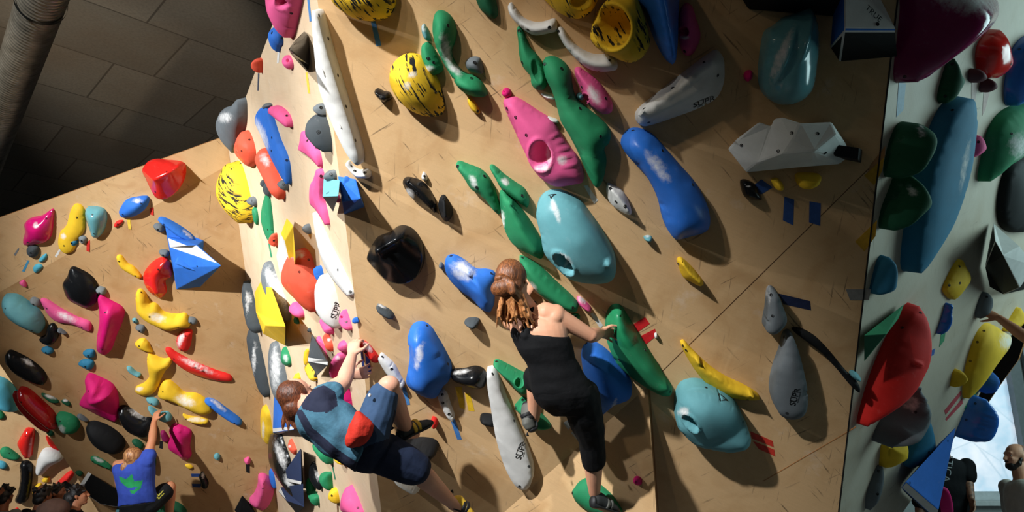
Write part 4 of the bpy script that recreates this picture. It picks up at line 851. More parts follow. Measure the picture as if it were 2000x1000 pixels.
T('M', (186,190,188), '1100,826 1121,812 1129,823 1110,839', 'upper grey tape square right of the green rhombus foothold')
T('M', (186,190,188), '1115,845 1138,831 1145,845 1126,858', 'lower grey tape square right of the green rhombus foothold')
hd = H('M', 'white', '950,725 953,715 962,713 972,725 990,775 1015,835 1035,885 1043,920 1038,946 1025,955 1010,950 990,920 970,860 958,790', 9, 'long pale printed paddle hold left of the woman', b='962,730 1004,822 1033,911 1015,950', k=3.0, lip=.42)
mark(hd, 'box', 1018, 880, 17, 75, INK, 'SUPR')
H('M', 'gblack', '880,730 885,725 905,722 930,714 945,720 950,735 945,760 930,767 905,760 882,748', 15, 'black angular hold with a chalked top over yellow tapes', b='934,722', ch='900,726,20,5,-12', ap=(915,730), q=.4)
T('M', (230,184,40), '889,755 902,755 908,799 898,796', 'left yellow tape strip under the black angular hold')
T('M', (230,184,40), '908,768 918,768 927,803 915,802', 'right yellow tape strip under the black angular hold')
H('M', 'white', '857,765 865,760 872,765 880,790 887,815 885,822 877,816 865,795', 6, 'small white paddle hold with blue tape at its tip', b='864,771 865,787 877,809', k=3.0, lip=.45)
T('M', (62,116,180), '880,821 888,819 902,858 893,858', 'blue tape strip at the tip of the small white paddle')
H('M', 'black', '937,817 942,808 955,807 968,812 968,833 955,833 940,827', 8, 'small black oval hold left of the long pale paddle', b='')
H('M', 'blue', '798,650 808,632 825,627 840,635 855,660 870,690 880,720 878,745 865,760 850,785 835,788 800,770 789,755 795,720 800,690', 21, 'big blue fin hold between the man and the woman', b='834,636 875,711', ap=(835,690), ch='818,695,8,26,12', gl='825,680,22,50,8')
T('M', (74,130,190), '785,756 793,757 801,790 793,791', 'blue tape strip under the small white bone hold')
H('M', 'dgrey', '735,600 738,593 750,597 765,607 770,618 765,624 750,620 738,610', 6, 'small dark hold below the big black round hold', b='', ch='745,597,10,3,25')
H('M', 'gblack', '713,508 731,470 742,463 761,455 776,443 790,440 806,446 821,465 828,491 826,517 813,544 795,557 772,560 750,553 731,534 718,518', 21, 'big black glossy round hold with a ridge', b='', rg='732,494 772,470 806,455', lip=.3)
H('M', 'gblack', '785,358 790,348 810,348 830,357 845,380 852,408 848,419 835,412 815,400 797,385', 11, 'black slanted leaf hold above the big black round hold', b='814,377 823,362', ch='800,378,7,12,-35', rg='792,354 820,376 846,410')
H('M', 'black', '855,400 862,382 868,380 878,395 883,410 880,428 870,436 860,425', 9, 'black almond hold right of the black slanted leaf', b='867,389', rg='866,388 870,425')
H('M', 'white', '823,345 828,335 835,345 833,353 825,352', 4, 'tiny white drop hold above the black slanted leaf', b='829,344', bs=.8)
H('M', 'blue', '868,520 872,502 885,496 905,505 930,525 950,525 965,530 970,545 965,580 962,605 955,617 940,612 920,590 895,570 875,545', 17, 'blue wing hold covered in chalk left of womans head', b='960,534 881,500', ch='905,528,24,20,20', ap=(925,545), rg='885,512 932,560 957,603')
H('M', 'slate', '857,518 861,511 866,516 864,525 858,524', 5, 'tiny grey chip left of the chalky blue wing', b='')
H('M', 'dgrey', '905,630 913,622 928,619 938,622 934,637 925,645 912,637', 9, 'small dark wedge hold below the chalky blue wing', b='', sh=1)
H('M', 'white', '741,695 745,688 755,695 770,710 782,735 790,752 785,758 770,745 750,716', 6, 'white bone hold right of the hand of the man', b='747,697 765,721', k=3.0, lip=.45)
H('M', 'red', '706,667 715,666 730,684 738,698 739,708 730,708 715,691', 7, 'red and white chalked hold beside the gripping hand', b='714,687', ch='718,678,6,14,-35')
T('M', (38,52,108), '704,684 708,684 713,723 708,723', 'narrow dark blue tape strip below the gripping hand')
T('M', (38,52,128), '713,690 720,690 725,727 717,725', 'wide dark blue tape strip below the gripping hand')
H('M', 'red', '842,820 845,813 852,815 855,827 850,838 843,831', 8, 'small red knob under the toes of the man', b='')
H('M', 'black', '780,876 795,865 830,855 850,858 856,870 851,885 820,887 790,884', 20, 'dark oval hold under the raised foot of the man', b='')
H('M', 'stone', '768,925 780,925 805,940 820,956 810,963 795,955 775,938', 10, 'pale grey hold under the outstretched leg of the man', b='')
H('M', 'dgrey', '748,822 752,818 753,838 748,836', 4, 'tiny dark chip under the raised thigh of the man', b='')
# ------------------------------------------------------------------ holds on the kicker panel
H('E', 'magenta', '1236,940 1240,931 1250,931 1254,940 1250,948 1240,947', 6, 'magenta knob alone on the bright lower panel', b='')
H('E', 'green', '1113,962 1130,940 1147,932 1175,948 1195,965 1218,998 1190,1012 1150,1002 1122,982', 9, 'green foothold under the right shoe of the woman', b='1118,963', sh=1)
V_('M', [(1300,-240,1),(1660,-240,1),(1655,34,1),(1462,18,1),(1340,-200,56),(1640,-200,56),(1610,-75,50),(1462,-90,50)],
   [(0,1,5,4),(1,2,6,5),(2,3,7,6),(3,0,4,7),(4,5,6,7)], ['black']*5, 'large black box volume above the teal clam shell, extended out of view for shade', bev=.01)  # off-frame part stretched and sized to shade the upper right wall
# ------------------------------------------------------------------ holds on the right wall
H('R', 'gplum', '1762,-40 1960,-40 1958,15 1950,45 1920,80 1890,103 1840,120 1800,140 1766,163 1755,160 1750,145 1755,80 1760,20', 34, 'giant plum glossy hold at the top of the right wall', b='1767,150 1935,35', ap=(1930,40), ch='1890,-2,70,28,9', k=1.4)
H('R', 'gred', '1905,110 1910,85 1938,60 1952,57 1970,85 1980,105 1982,126 1965,150 1945,155 1918,145', 18, 'dark red glossy hold below the giant plum hold', ap=(1960,90), b='1975,125')
H('R', 'brown', '1890,145 1895,135 1905,134 1918,145 1920,152 1910,162 1895,158', 8, 'left one of two brown knobs under the dark red hold', b='')
H('R', 'brown', '1912,170 1920,153 1932,155 1940,168 1937,176 1925,181 1915,177', 8, 'right one of two brown knobs under the dark red hold', b='')
T('R', (168,140,132), '1897,160 1910,162 1902,212 1897,206', 'left pale pink tape strip below the brown knobs')
T('R', (176,142,134), '1921,180 1933,178 1924,214 1918,226', 'right pale pink tape strip below the brown knobs')
H('R', 'dgreen', '1857,113 1865,135 1880,150 1878,161 1860,186 1845,202 1834,199 1830,190 1840,150', 9, 'dark green fin hold below the giant plum hold', b='1860,125 1846,188')
T('R', (140,166,186), '1755,162 1769,163 1764,215 1750,229', 'pale blue tape strip below the giant plum hold')
hd = H('R', 'dteal', '1765,525 1763,490 1770,420 1785,330 1810,265 1840,210 1870,188 1886,190 1895,210 1896,270 1890,330 1870,400 1840,460 1800,510 1774,533', 14, 'very long blue teal blade hold with a triangle emblem', b='1860,215', ch='1885,320,6,50,10', k=2.6, lip=.4)
mark(hd, 'tri', 1812, 302, 24, 60, INK)
H('R', 'dgreen', '1727,335 1728,310 1740,270 1760,245 1785,239 1803,245 1806,270 1800,295 1780,320 1755,343 1738,347', 20, 'upper dark green dome along the right wall edge', b='', ch='1800,255,6,14')
H('R', 'dgreen', '1718,440 1720,410 1740,370 1760,338 1780,355 1795,375 1796,397 1785,415 1755,430 1726,448', 20, 'lower dark green dome along the right wall edge', b='', ch='1780,372,8,14,-40')
H('R', 'pink', '1895,295 1898,275 1910,264 1920,275 1924,290 1912,303 1895,306', 6, 'small pink chip between blue teal blade and dark green', b='1911,277')
H('R', 'green', '1910,350 1915,310 1930,250 1955,220 1990,205 2030,195 2030,285 1985,315 1950,332 1914,355', 16, 'large green hold cut by the right frame edge', b='1976,261', ch='1990,285,20,26')
H('R', 'gblue', '1962,180 1965,140 1978,95 2010,70 2040,70 2040,170 1995,198 1972,207', 18, 'large blue hold at the top right frame edge', b='1991,96')
H('R', 'black', '1948,420 1950,370 1965,325 1985,308 2040,310 2040,440 1990,456 1960,446', 12, 'large black hold below the large green hold', b='')
V_('R', [(1940,436,2),(1992,482,26),(1960,500,26),(1944,470,18),(2020,520,26),(1992,562,22),(1960,575,6),(1933,560,2),(1924,520,2),(2024,560,2)],
   [(0,1,2,3),(0,3,8),(3,2,5,6,7,8),(2,1,4,5),(4,9,6,5)], ['white','black','black','white','black'], 'black volume with white faces near the right frame edge', bev=.006)
H('R', 'dteal', '1703,572 1705,535 1715,505 1728,499 1740,515 1748,555 1745,571 1725,576', 16, 'teal blue cone hold at the grey tape', b='', ap=(1730,540))
H('R', 'yellow', '1840,565 1850,540 1868,512 1876,506 1885,518 1897,535 1895,550 1880,570 1863,586 1848,577', 7, 'yellow curved plate hold in the middle of right wall', b='1874,520 1854,557 1875,553')
H('R', 'gblue', '1830,652 1838,628 1845,605 1845,593 1853,592 1853,607 1852,630 1840,648', 7, 'small blue bone hold above the green tape strip', b='')
T('R', (64,140,100), '1838,650 1848,638 1844,665 1834,678', 'green tape strip under the small blue bone hold')
T('R', (60,100,170), '1820,684 1826,680 1824,692 1818,696', 'small blue tape scrap right of the giant red hold')
V_('R', [(1688,655,6),(1766,594,3),(1732,652,12),(1688,706,4),(1755,622,2),(1690,650,1)], [(0,2,1),(0,3,2),(2,4,1),(3,4,2)], ['green','dgreen','green','dgreen'], 'green wedge volume on the right wall edge', bev=.004)
H('R', 'red', '1678,829 1684,780 1703,720 1730,665 1755,630 1775,605 1795,596 1808,622 1820,670 1815,720 1795,750 1770,782 1738,802 1700,816', 30, 'giant red hold in the lower right wall', b='1798,611 1762,640', ap=(1800,660), bump=[(1793,712,12,3,20,3)], k=1.5)
H('R', 'slate', '1790,752 1796,780 1785,815 1757,840 1725,856 1704,861 1711,836 1750,800 1775,770', 26, 'big grey dome hold under the giant red hold', b='1788,805', ch='1785,790,8,20')
H('R', 'yellow', '1720,868 1740,850 1755,841 1765,860 1767,885 1760,905 1722,913', 12, 'yellow creased box hold under the big grey dome', b='1732,866', sh=1, bump=[(1741,885,2,24,0,-2)])
H('R', 'dteal', '1765,907 1775,870 1795,820 1805,812 1815,825 1830,862 1831,890 1810,903 1780,914', 14, 'teal blue fin hold above the big blue triangle volume', b='1811,823 1814,883', ap=(1815,850))
H('R', 'slate', '1693,965 1700,940 1715,908 1718,910 1718,950 1710,980 1700,998 1695,985', 7, 'slim blue grey hold at the bottom of right wall', b='1716,920 1714,965')
V_('R', [(1867,834,12),(1833,996,26),(1769,941,16),(1760,952,10),(1826,1012,18),(1832,868,2),(1765,945,1),(1764,958,1),(1824,1016,1)], [(0,1,2),(2,1,4,3),(0,2,6,5),(3,4,8,7),(2,3,7,6)], ['blue','white','blue','black','black'], 'big blue triangle volume with a white edge at lower right', bev=.006, bolts='1851,861 1777,943')
H('R', 'gblue', '1865,851 1880,820 1900,785 1912,774 1918,800 1914,825 1903,842 1885,853', 24, 'round blue hold hanging over the window', b='1887,820 1905,788')
H('R', 'blue', '1913,757 1920,735 1936,726 1936,750 1922,768', 12, 'small blue hold between the big yellow one and window', b='')
H('R', 'yellow', '1882,755 1885,720 1900,665 1915,640 1930,631 1960,645 1985,660 1981,680 1955,710 1930,737 1900,770 1886,779', 14, 'big yellow hold under the climbing forearm', b='1922,646 1909,668 1895,705 1972,680', ch='1975,665,24,20', ap=(1945,670))
H('R', 'yellow', '1858,757 1860,725 1868,719 1886,735 1875,746', 9, 'small crumpled yellow hold left of the big yellow one', sh=1, b='')
H('R', 'yellow', '1957,645 1975,622 1994,601 1990,640', 8, 'yellow fang hold behind the climbing forearm', b='')
H('R', 'slate', '1905,614 1912,585 1922,570 1930,575 1933,592 1925,612 1912,622', 8, 'blue grey hold gripped by the climber at right', b='1927,580')
H('R', 'magenta', '1838,956 1843,950 1858,1004 1846,1006', 7, 'magenta bar hold behind the big blue triangle', b='')
T('R', (58,150,104), '1908,757 1912,762 1886,803 1883,797', 'green tape strip at the lower edge of the right wall')
T('R', (186,70,80), '1844,802 1877,762 1878,770 1847,810', 'upper red tape strip on the lower right wall')
T('R', (186,70,80), '1846,818 1879,778 1880,788 1848,822', 'lower red tape strip on the lower right wall')
# ------------------------------------------------------------------ people: tapered limbs and lofted trunks fused into one surface
TMP = bpy.data.scenes.new('workbench')
class Body:
    def __init__(s): s.V = []; s.F = []
    def loft(s, rings, n=18, fine=.035):
        """rings: (centre, half-width vector, half-depth vector); rings in between follow a smooth curve"""
        R = []; m = len(rings); rings = [tuple(Vector(q) for q in r) for r in rings]
        for i in range(m - 1):
            q0, q1, q2, q3 = rings[max(i - 1, 0)], rings[i], rings[i + 1], rings[min(i + 2, m - 1)]
            k = max(1, int(math.ceil((q2[0] - q1[0]).length / fine)))
            for j in range(k):
                t = j / k
                if k == 1: R.append(q1); continue
                R.append(tuple(((2 * b_) + (c_ - a_) * t + (2 * a_ - 5 * b_ + 4 * c_ - d_) * t * t + (3 * b_ - a_ - 3 * c_ + d_) * t**3) * .5 for a_, b_, c_, d_ in zip(q0, q1, q2, q3)))
        R.append(rings[-1]); c, a, d = rings[0]; c2, a2, d2 = rings[-1]
        R = [(c, a * f, d * f) for f in (.04, .35, .7)] + R + [(c2, a2 * f, d2 * f) for f in (.7, .35, .04)]
        b = len(s.V); m = len(R)
        if max(a.length, d.length) > .05: n = max(n, 26)
        for c, a, d in R:
            for k in range(n):
                t = 2 * math.pi * k / n; s.V.append(c + a * math.cos(t) + d * math.sin(t))
        for r in range(m - 1):
            for k in range(n): s.F.append([b + r * n + k, b + r * n + (k + 1) % n, b + (r + 1) * n + (k + 1) % n, b + (r + 1) * n + k])
        s.F.append([b + k for k in range(n)][::-1]); s.F.append([b + (m - 1) * n + k for k in range(n)])
        return s
    def caps(s, pts, rad, n=14):
        """a chain of tapered, round-ended limbs"""
        for i in range(len(pts) - 1):
            p, q, r0, r1 = Vector(pts[i]), Vector(pts[i + 1]), rad[i], rad[i + 1]
            t = (q - p).normalized(); x = t.orthogonal().normalized(); y = t.cross(x); R = []
            for a in (-80, -50, -22): R.append((p + t * r0 * math.sin(math.radians(a)), r0 * math.cos(math.radians(a))))
            for f in (0.0, 0.25, 0.5, 0.75, 1.0): R.append((p.lerp(q, f), r0 + (r1 - r0) * f))
            for a in (22, 50, 80): R.append((q + t * r1 * math.sin(math.radians(a)), r1 * math.cos(math.radians(a))))
            s.loft([(c, x * r, y * r) for c, r in R], n)
        return s
    def ell(s, c, a, b, d, n=16):
        """ellipsoid with half-axis vectors a, b, d"""
        R = []
        for k in range(1, n):
            th = math.pi * k / n; R.append((c - d * math.cos(th), a * math.sin(th), b * math.sin(th)))
        return s.loft(R, n + 4)
    def build(s, name, mat, parent, voxel=0.006, smooth=3, disp=None, fac=0.5):
        me = mesh_from(s.V, s.F); o = bpy.data.objects.new(name, me); TMP.collection.objects.link(o)
        m = o.modifiers.new('r', 'REMESH'); m.mode = 'VOXEL'; m.voxel_size = voxel; m.use_smooth_shade = True
        if smooth:
            m2 = o.modifiers.new('s', 'SMOOTH'); m2.factor = fac; m2.iterations = smooth
        with bpy.context.temp_override(scene=TMP, view_layer=TMP.view_layers[0]): dg = bpy.context.evaluated_depsgraph_get()
        me2 = bpy.data.meshes.new_from_object(o.evaluated_get(dg))
        bpy.data.objects.remove(o); bpy.data.meshes.remove(me)
        if disp:
            import mathutils.noise as mn
            amp, scl, st = disp; nv = len(me2.vertices); co = np.empty(nv * 3, np.float32); no = np.empty(nv * 3, np.float32)
            me2.vertices.foreach_get('co', co); me2.vertices.foreach_get('normal', no); co = co.reshape(-1, 3); no = no.reshape(-1, 3)
            nz = np.array([mn.noise(Vector((p[0] * st[0], p[1] * st[1], p[2] * st[2])) * scl) for p in co.tolist()], np.float32)
            me2.vertices.foreach_set('co', (co + no * (amp * nz)[:, None]).ravel()); me2.update()
        me2.polygons.foreach_set('use_smooth', [True] * len(me2.polygons))
        inv = parent.matrix_world.inverted() if parent else Matrix()
        me2.transform(Matrix.Translation(-PLOC[parent.name]) if parent else Matrix())
        return link(name, me2, mat, parent)
PLOC = {}
def person(loc, label, group=None):
    o = empty('person', loc, label, 'person', group); PLOC[o.name] = Vector(loc); return o
def paint(o, parent, mat, polys):
    """give the cloth inside these outlines (as seen) the printed colour"""
    me = o.data; me.materials.append(mat); k = len(me.materials) - 1
    C = [p.center + PLOC[parent.name] for p in me.polygons]; PX = np.array([pix(c) for c in C])
    for pl in polys:
        m = inside(np.array(parse(pl)), PX)
        for i in np.nonzero(m)[0]: me.polygons[int(i)].material_index = k
def hand(B, wrist, dirv, nrm, side=1, curl=(35, 40, 25), spread=0.10, sc=1.0, thumb=True):
    """palm, four bent fingers of different length and a thumb; nrm points out of the palm, side = which edge has the thumb"""
    d = dirv.normalized(); nn = (nrm - d * nrm.dot(d)).normalized(); x = d.cross(nn).normalized() * side
    kn = wrist + d * 0.088 * sc
    B.loft([(wrist - d * .012 * sc, x * .027 * sc, nn * .019 * sc), (wrist + d * .02 * sc, x * .031 * sc, nn * .018 * sc), (wrist + d * .055 * sc, x * .040 * sc, nn * .016 * sc), (kn, x * .041 * sc, nn * .012 * sc), (kn + d * .008 * sc, x * .036 * sc, nn * .008 * sc)])
    for i, (off, L) in enumerate(((.031, .074), (.0105, .083), (-.0105, .077), (-.031, .060))):
        p = kn + x * off * sc - d * (.004 if i in (1, 2) else .010) * sc; ang = 0; pts = [p - d * .015 * sc]; 
        dd = (d + x * (off / .031) * spread).normalized(); pts.append(p)
        for c, f in zip(curl, (.46, .30, .24)):
            ang += math.radians(c * (1 + .06 * (i - 1.5))); v = dd * math.cos(ang) + nn * math.sin(ang); p = p + v * L * f * sc; pts.append(p)
        B.caps(pts, [.0095 * sc, .0092 * sc, .0086 * sc, .0080 * sc, .0070 * sc], 10)
    if thumb:
        p = wrist + d * .022 * sc + x * .026 * sc; v = (d * .62 + x * .72 + nn * .30).normalized(); q = p + v * .045 * sc
        v2 = (d * .85 + x * .25 + nn * .45).normalized(); B.caps([p - v * .01 * sc, q, q + v2 * .030 * sc, q + v2 * .052 * sc], [.014 * sc, .0105 * sc, .0095 * sc, .0075 * sc], 10)
def head(B, c, fwd, up, sc=1.0, beard=False):
    """skull, face, jaw, nose, lips and ears around the head's centre"""
    f = fwd.normalized(); u = (up - f * up.dot(f)).normalized(); r = f.cross(u).normalized()
    B.ell(c + u * .028 * sc - f * .012 * sc, r * .074 * sc, f * .094 * sc, u * .086 * sc)
    B.ell(c - u * .030 * sc + f * .030 * sc, r * .060 * sc, f * .060 * sc, u * .085 * sc)
    B.ell(c - u * .088 * sc + f * .052 * sc, r * .036 * sc, f * .032 * sc, u * .024 * sc)            # chin
    B.caps([c + u * .018 * sc + f * .086 * sc, c - u * .022 * sc + f * .106 * sc], [.010 * sc, .0145 * sc], 10)   # nose
    B.ell(c - u * .026 * sc + f * .098 * sc, r * .018 * sc, f * .010 * sc, u * .009 * sc, 8)
    B.caps([c + u * .028 * sc + f * .074 * sc - r * .038 * sc, c + u * .032 * sc + f * .079 * sc, c + u * .028 * sc + f * .074 * sc + r * .038 * sc], [.011 * sc, .011 * sc, .011 * sc], 8)
    B.caps([c - u * .055 * sc + f * .084 * sc - r * .018 * sc, c - u * .055 * sc + f * .090 * sc, c - u * .055 * sc + f * .084 * sc + r * .018 * sc], [.007 * sc, .009 * sc, .007 * sc], 8)
    for sd in (-1, 1):
        e = c + r * sd * .076 * sc - u * .006 * sc - f * .008 * sc
        B.ell(e, (r * sd * .35 - f * .9) * .020 * sc, r * .007 * sc, u * .033 * sc, 10)
        B.ell(c + r * sd * .034 * sc - u * .02 * sc + f * .066 * sc, r * .022 * sc, f * .018 * sc, u * .018 * sc, 8)
    return f, u, r
def eyes(par, c, f, u, r, sc=1.0):
    for sd in (-1, 1):
        e = c + r * sd * .031 * sc + u * .008 * sc + f * .068 * sc
        b = Body().ell(e, r * .012 * sc, f * .009 * sc, u * .0055 * sc, 10); me = mesh_from([v - PLOC[par.name] for v in b.V], b.F)
        o = link('eye', me, flat_mat('eye_white', (232, 230, 226), .25), par)
        b = Body().ell(e + f * .0066 * sc, r * .0052 * sc, f * .004 * sc, u * .005 * sc, 8)
        link('iris', mesh_from([v - PLOC[par.name] for v in b.V], b.F), flat_mat('iris_dark', (46, 34, 26), .2), o)
def skin_mat(name, rgb):
    if name in MATS: return MATS[name]
    N = NT(name); c = lin(rgb); v = N.coord()
    col = N.mix(N.ramp(N.noise(v, 7, 4, .6), .35, .7), (min(1, c[0] * 1.03), c[1] * .88, c[2] * .84, 1), c)
    col = N.mix(N.math('MULTIPLY', N.ramp(N.noise(v, 60, 3, .6), .5, .8), .14), col, (c[0] * .8, c[1] * .62, c[2] * .55, 1))
    N.l(col, N.b.inputs['Base Color']); N.b.inputs['Roughness'].default_value = .5; N.b.inputs['Specular IOR Level'].default_value = .35
    N.b.inputs['Subsurface Weight'].default_value = .06; N.b.inputs['Subsurface Radius'].default_value = (.012, .005, .003)
    MATS[name] = N.m; return N.m
def hair_mat(name, rgb, rgb2, direc=(60, 60, 6)):
    if name in MATS: return MATS[name]
    N = NT(name); n = N.noise(N.coord(direc), 2.2, 4, .6); big = N.noise(N.coord(), 9, 3, .5)
    col = N.mix(N.ramp(n, .36, .66), lin(rgb), lin(rgb2)); col = N.mix(N.math('MULTIPLY', N.ramp(big, .45, .7), .5), col, lin(tuple(x * .6 for x in rgb)))
    N.l(col, N.b.inputs['Base Color']); N.b.inputs['Roughness'].default_value = .42; N.bump(n, .7, .006)
    MATS[name] = N.m; return N.m
def cloth_mat(name, rgb, var=.14, rough=.85, fold=8):
    if name in MATS: return MATS[name]
    N = NT(name); c = lin(rgb); v = N.coord()
    N.l(N.mix(N.ramp(N.noise(v, 14, 5, .65), .3, .72), tuple(x * (1 - var) for x in c[:3]) + (1,), c), N.b.inputs['Base Color'])
    N.b.inputs['Roughness'].default_value = rough; N.b.inputs['Specular IOR Level'].default_value = .2
    n1 = N.noise(v, fold, 3, .5); n2 = N.noise(v, 260, 2, .5)
    N.bump(N.math('ADD', N.math('MULTIPLY', n1, 1.0), N.math('MULTIPLY', n2, .06)), .5, .02)
    MATS[name] = N.m; return N.m
SK1, SK2, SK3, SK4 = skin_mat('skin_fair', (222, 168, 136)), skin_mat('skin_pale', (226, 176, 150)), skin_mat('skin_tan', (196, 136, 100)), skin_mat('skin_brown', (150, 98, 70))
SOLE = flat_mat('shoe_rubber', (30, 30, 32), .55)
def shoe(par, name, heel, toe, up, upper, accent=None, w=.040, chalk=False):
    """a climbing shoe: rubber sole and rand, upper, closing straps"""
    ax = (toe - heel); L = ax.length; d = ax.normalized(); u = (up - d * up.dot(d)).normalized(); x = d.cross(u)
    B = Body()
    B.loft([(heel + d * t * L + u * (uz), x * w * ww, u * hh) for t, uz, ww, hh in ((-.02, .035, .45, .030), (.06, .040, .72, .040), (.25, .046, .82, .046), (.5, .034, .98, .036), (.75, .022, 1.05, .026), (.93, .014, .75, .020), (1.0, .010, .40, .012))])
    root = B.build(name, upper, par, .005, 2)
    S = Body(); S.loft([(heel + d * t * L + u * uz, x * w * ww, u * hh) for t, uz, ww, hh in ((-.04, .012, .5, .018), (.06, .006, .80, .014), (.3, .004, .86, .010), (.6, .000, 1.06, .010), (.85, -.001, 1.0, .014), (1.0, .006, .62, .016), (1.05, .008, .30, .010))])
    S.ell(heel + u * .03 - d * .004, x * .028, d * .016, u * .034, 10); S.ell(toe + u * .010 - d * .018, x * .034, d * .026, u * .020, 10)
    so = S.build('sole', SOLE, par, .005, 2); mw_ = Matrix()
    so.parent = root
    if accent:
        for t in (.42, .56):
            K = Body(); c = heel + d * t * L + u * .034
            K.loft([(c - d * .011, x * w * 1.04, u * .042), (c + d * .011, x * w * 1.04, u * .040)]); k = K.build('strap', accent, par, .005, 1); k.parent = root
        K = Body().caps([heel + u * .085 - d * .012, heel + u * .098 - d * .022, heel + u * .085 - d * .028], [.005, .005, .005], 8)
        k = K.build('pull_loop', SOLE, par, .004, 0); k.parent = root
    return root
Zv, Yv, Xv = Vector((0, 0, 1)), Vector((0, 1, 0)), Vector((1, 0, 0))
# ------------------------------------------------------------------ the woman in black on the main wall
def woman():
    me = person(P(1160, 985, 4.55), 'woman in black sleeveless top and cropped leggings reaching for the big dark green hold')
    B = Body(); hc = P(1003, 548, 3.98)
    fw = Vector((.42, .88, .12)); f, u, r = head(B, hc, fw, Vector((-.12, -.05, 1)), .93)
    c7 = P(1030, 603, 4.03)
    B.caps([hc - u * .06 - f * .01, c7, P(1046, 625, 4.02)], [.050, .054, .06])
    wd = Vector((.93, -.22, .05)).normalized()                                            # across the shoulders, left to right
    dp = Vector((.15, .92, .25)).normalized()
    def ring(px, py, d, w_, t_, tilt=0): return (P(px, py, d), (wd + Zv * tilt).normalized() * w_, dp * t_)
    tor = [ring(1038, 604, 4.04, .060, .050, -.1), ring(1046, 622, 4.02, .140, .075, -.1), ring(1052, 645, 4.01, .150, .095), ring(1062, 675, 4.01, .138, .100), ring(1076, 705, 4.03, .122, .095), ring(1088, 735, 4.05, .132, .100), ring(1100, 765, 4.08, .152, .112), ring(1112, 790, 4.11, .140, .105), ring(1116, 806, 4.13, .09, .08)]
    B.loft(tor, 24)
    sh = P(1083, 615, 3.99); el = P(1154, 656, 4.03); wr = P(1173, 650, 4.22)
    B.ell(P(1070, 618, 3.97), wd * .055, dp * .03, (Zv - wd * .3).normalized() * .075)          # shoulder blade
    B.ell(sh, wd * .058, dp * .058, Zv * .058)
    B.caps([P(1066, 612, 4.0), sh, sh.lerp(el, .45) , el], [.06, .053, .046, .037]); B.caps([el, el.lerp(wr, .3), wr], [.038, .040, .026])
    hold_n = (P(1186, 655, 4.25) - wr).normalized()
    hand(B, wr, (P(1190, 650, 4.30) - wr), Vector((.8, .3, -.3)), -1, (25, 35, 25), .14, .95)
    ls = P(1000, 628, 4.10); le = P(1006, 622, 4.30); lw = P(1020, 585, 4.32)
    B.caps([P(1020, 618, 4.06), ls, le], [.055, .05, .038]); B.caps([le, lw], [.037, .026]); hand(B, lw, (P(1028, 565, 4.33) - lw), Vector((0, 1, 0)), 1)
    hr, kr, ar = P(1132, 775, 4.10), P(1157, 862, 4.26), P(1161, 962, 4.44)
    B.caps([hr, hr.lerp(kr, .5), kr], [.098, .085, .062]); B.caps([kr, kr.lerp(ar, .32), kr.lerp(ar, .7), ar], [.058, .056, .046, .034])
    B.caps([ar, P(1174, 984, 4.48)], [.034, .026])
    hl, kl, al = P(1085, 770, 4.12), P(1048, 734, 4.33), P(1043, 816, 4.46)
    B.caps([hl, kl], [.088, .062]); B.caps([kl, kl.lerp(al, .35), al], [.058, .052, .034]); B.caps([al, P(1036, 815, 4.50)], [.034, .03])
    B.build('body', SK1, me, .0055, 3)
    # vest: from under the shoulder blades to the hips, with a strap up each side of the neck
    T_ = Body()
    def infl(R, k): return [(c, a * (1 + k / a.length), d * (1 + k / d.length)) for c, a, d in R]
    T_.loft(infl([ring(1053, 652, 4.01, .150, .096, -.18), ring(1062, 675, 4.01, .140, .102), ring(1076, 705, 4.03, .127, .098), ring(1088, 735, 4.05, .138, .105), ring(1097, 760, 4.07, .154, .114), ring(1102, 770, 4.08, .156, .114)], .009), 28)
    T_.caps([P(1028, 655, 3.945), P(1031, 632, 3.95), P(1037, 606, 3.985), P(1044, 592, 4.03)], [.028, .020, .017, .016])
    T_.caps([P(1012, 652, 4.0), P(1014, 632, 4.02), P(1022, 612, 4.07)], [.042, .032, .024])
    BLK = cloth_mat('black_jersey', (22, 22, 24), .2)
    T_.build('tank_top', BLK, me, .006, 3, (.006, 9, (1, 1, 2.2)))
    L_ = Body()
    L_.loft(infl([ring(1097, 756, 4.07, .150, .112), ring(1103, 772, 4.08, .156, .115), ring(1112, 790, 4.11, .146, .110), ring(1118, 808, 4.13, .10, .085)], .010), 24)
    sk = kr.lerp(ar, .36)
    L_.caps([hr, hr.lerp(kr, .5), kr, sk], [.108, .096, .073, .070]); L_.caps([hl, kl, kl.lerp(al, .12)], [.099, .074, .07])
    L_.build('leggings', cloth_mat('black_leggings', (19, 19, 21), .2), me, .006, 3, (.006, 12, (1, 1, 1)))
    # hair: smooth cap, folded bun, loose tail in strands
    HM = hair_mat('auburn_hair', (86, 48, 26), (164, 98, 52), (80, 80, 9))
    Hh = Body(); Hh.ell(hc + u * .022 - f * .022, r * .082, f * .088, u * .090); Hh.ell(hc - u * .03 - f * .045, r * .068, f * .052, u * .062)
    bun = hc - f * .115 - u * .018 - r * .02
    rr = random.Random(3)
    Hh.ell(bun - u * .028, r * .058, f * .036, u * .046); Hh.ell(bun + u * .022, r * .03, f * .03, u * .02)
    Hh.caps([bun + r * .03 + u * .01, bun + r * .062 - u * .02, bun + r * .06 - u * .06], [.018, .02, .02])
    hair = Hh.build('hair', HM, me, .005, 2, (.004, 16, (1, 1, .25)))
    Tl = Body()
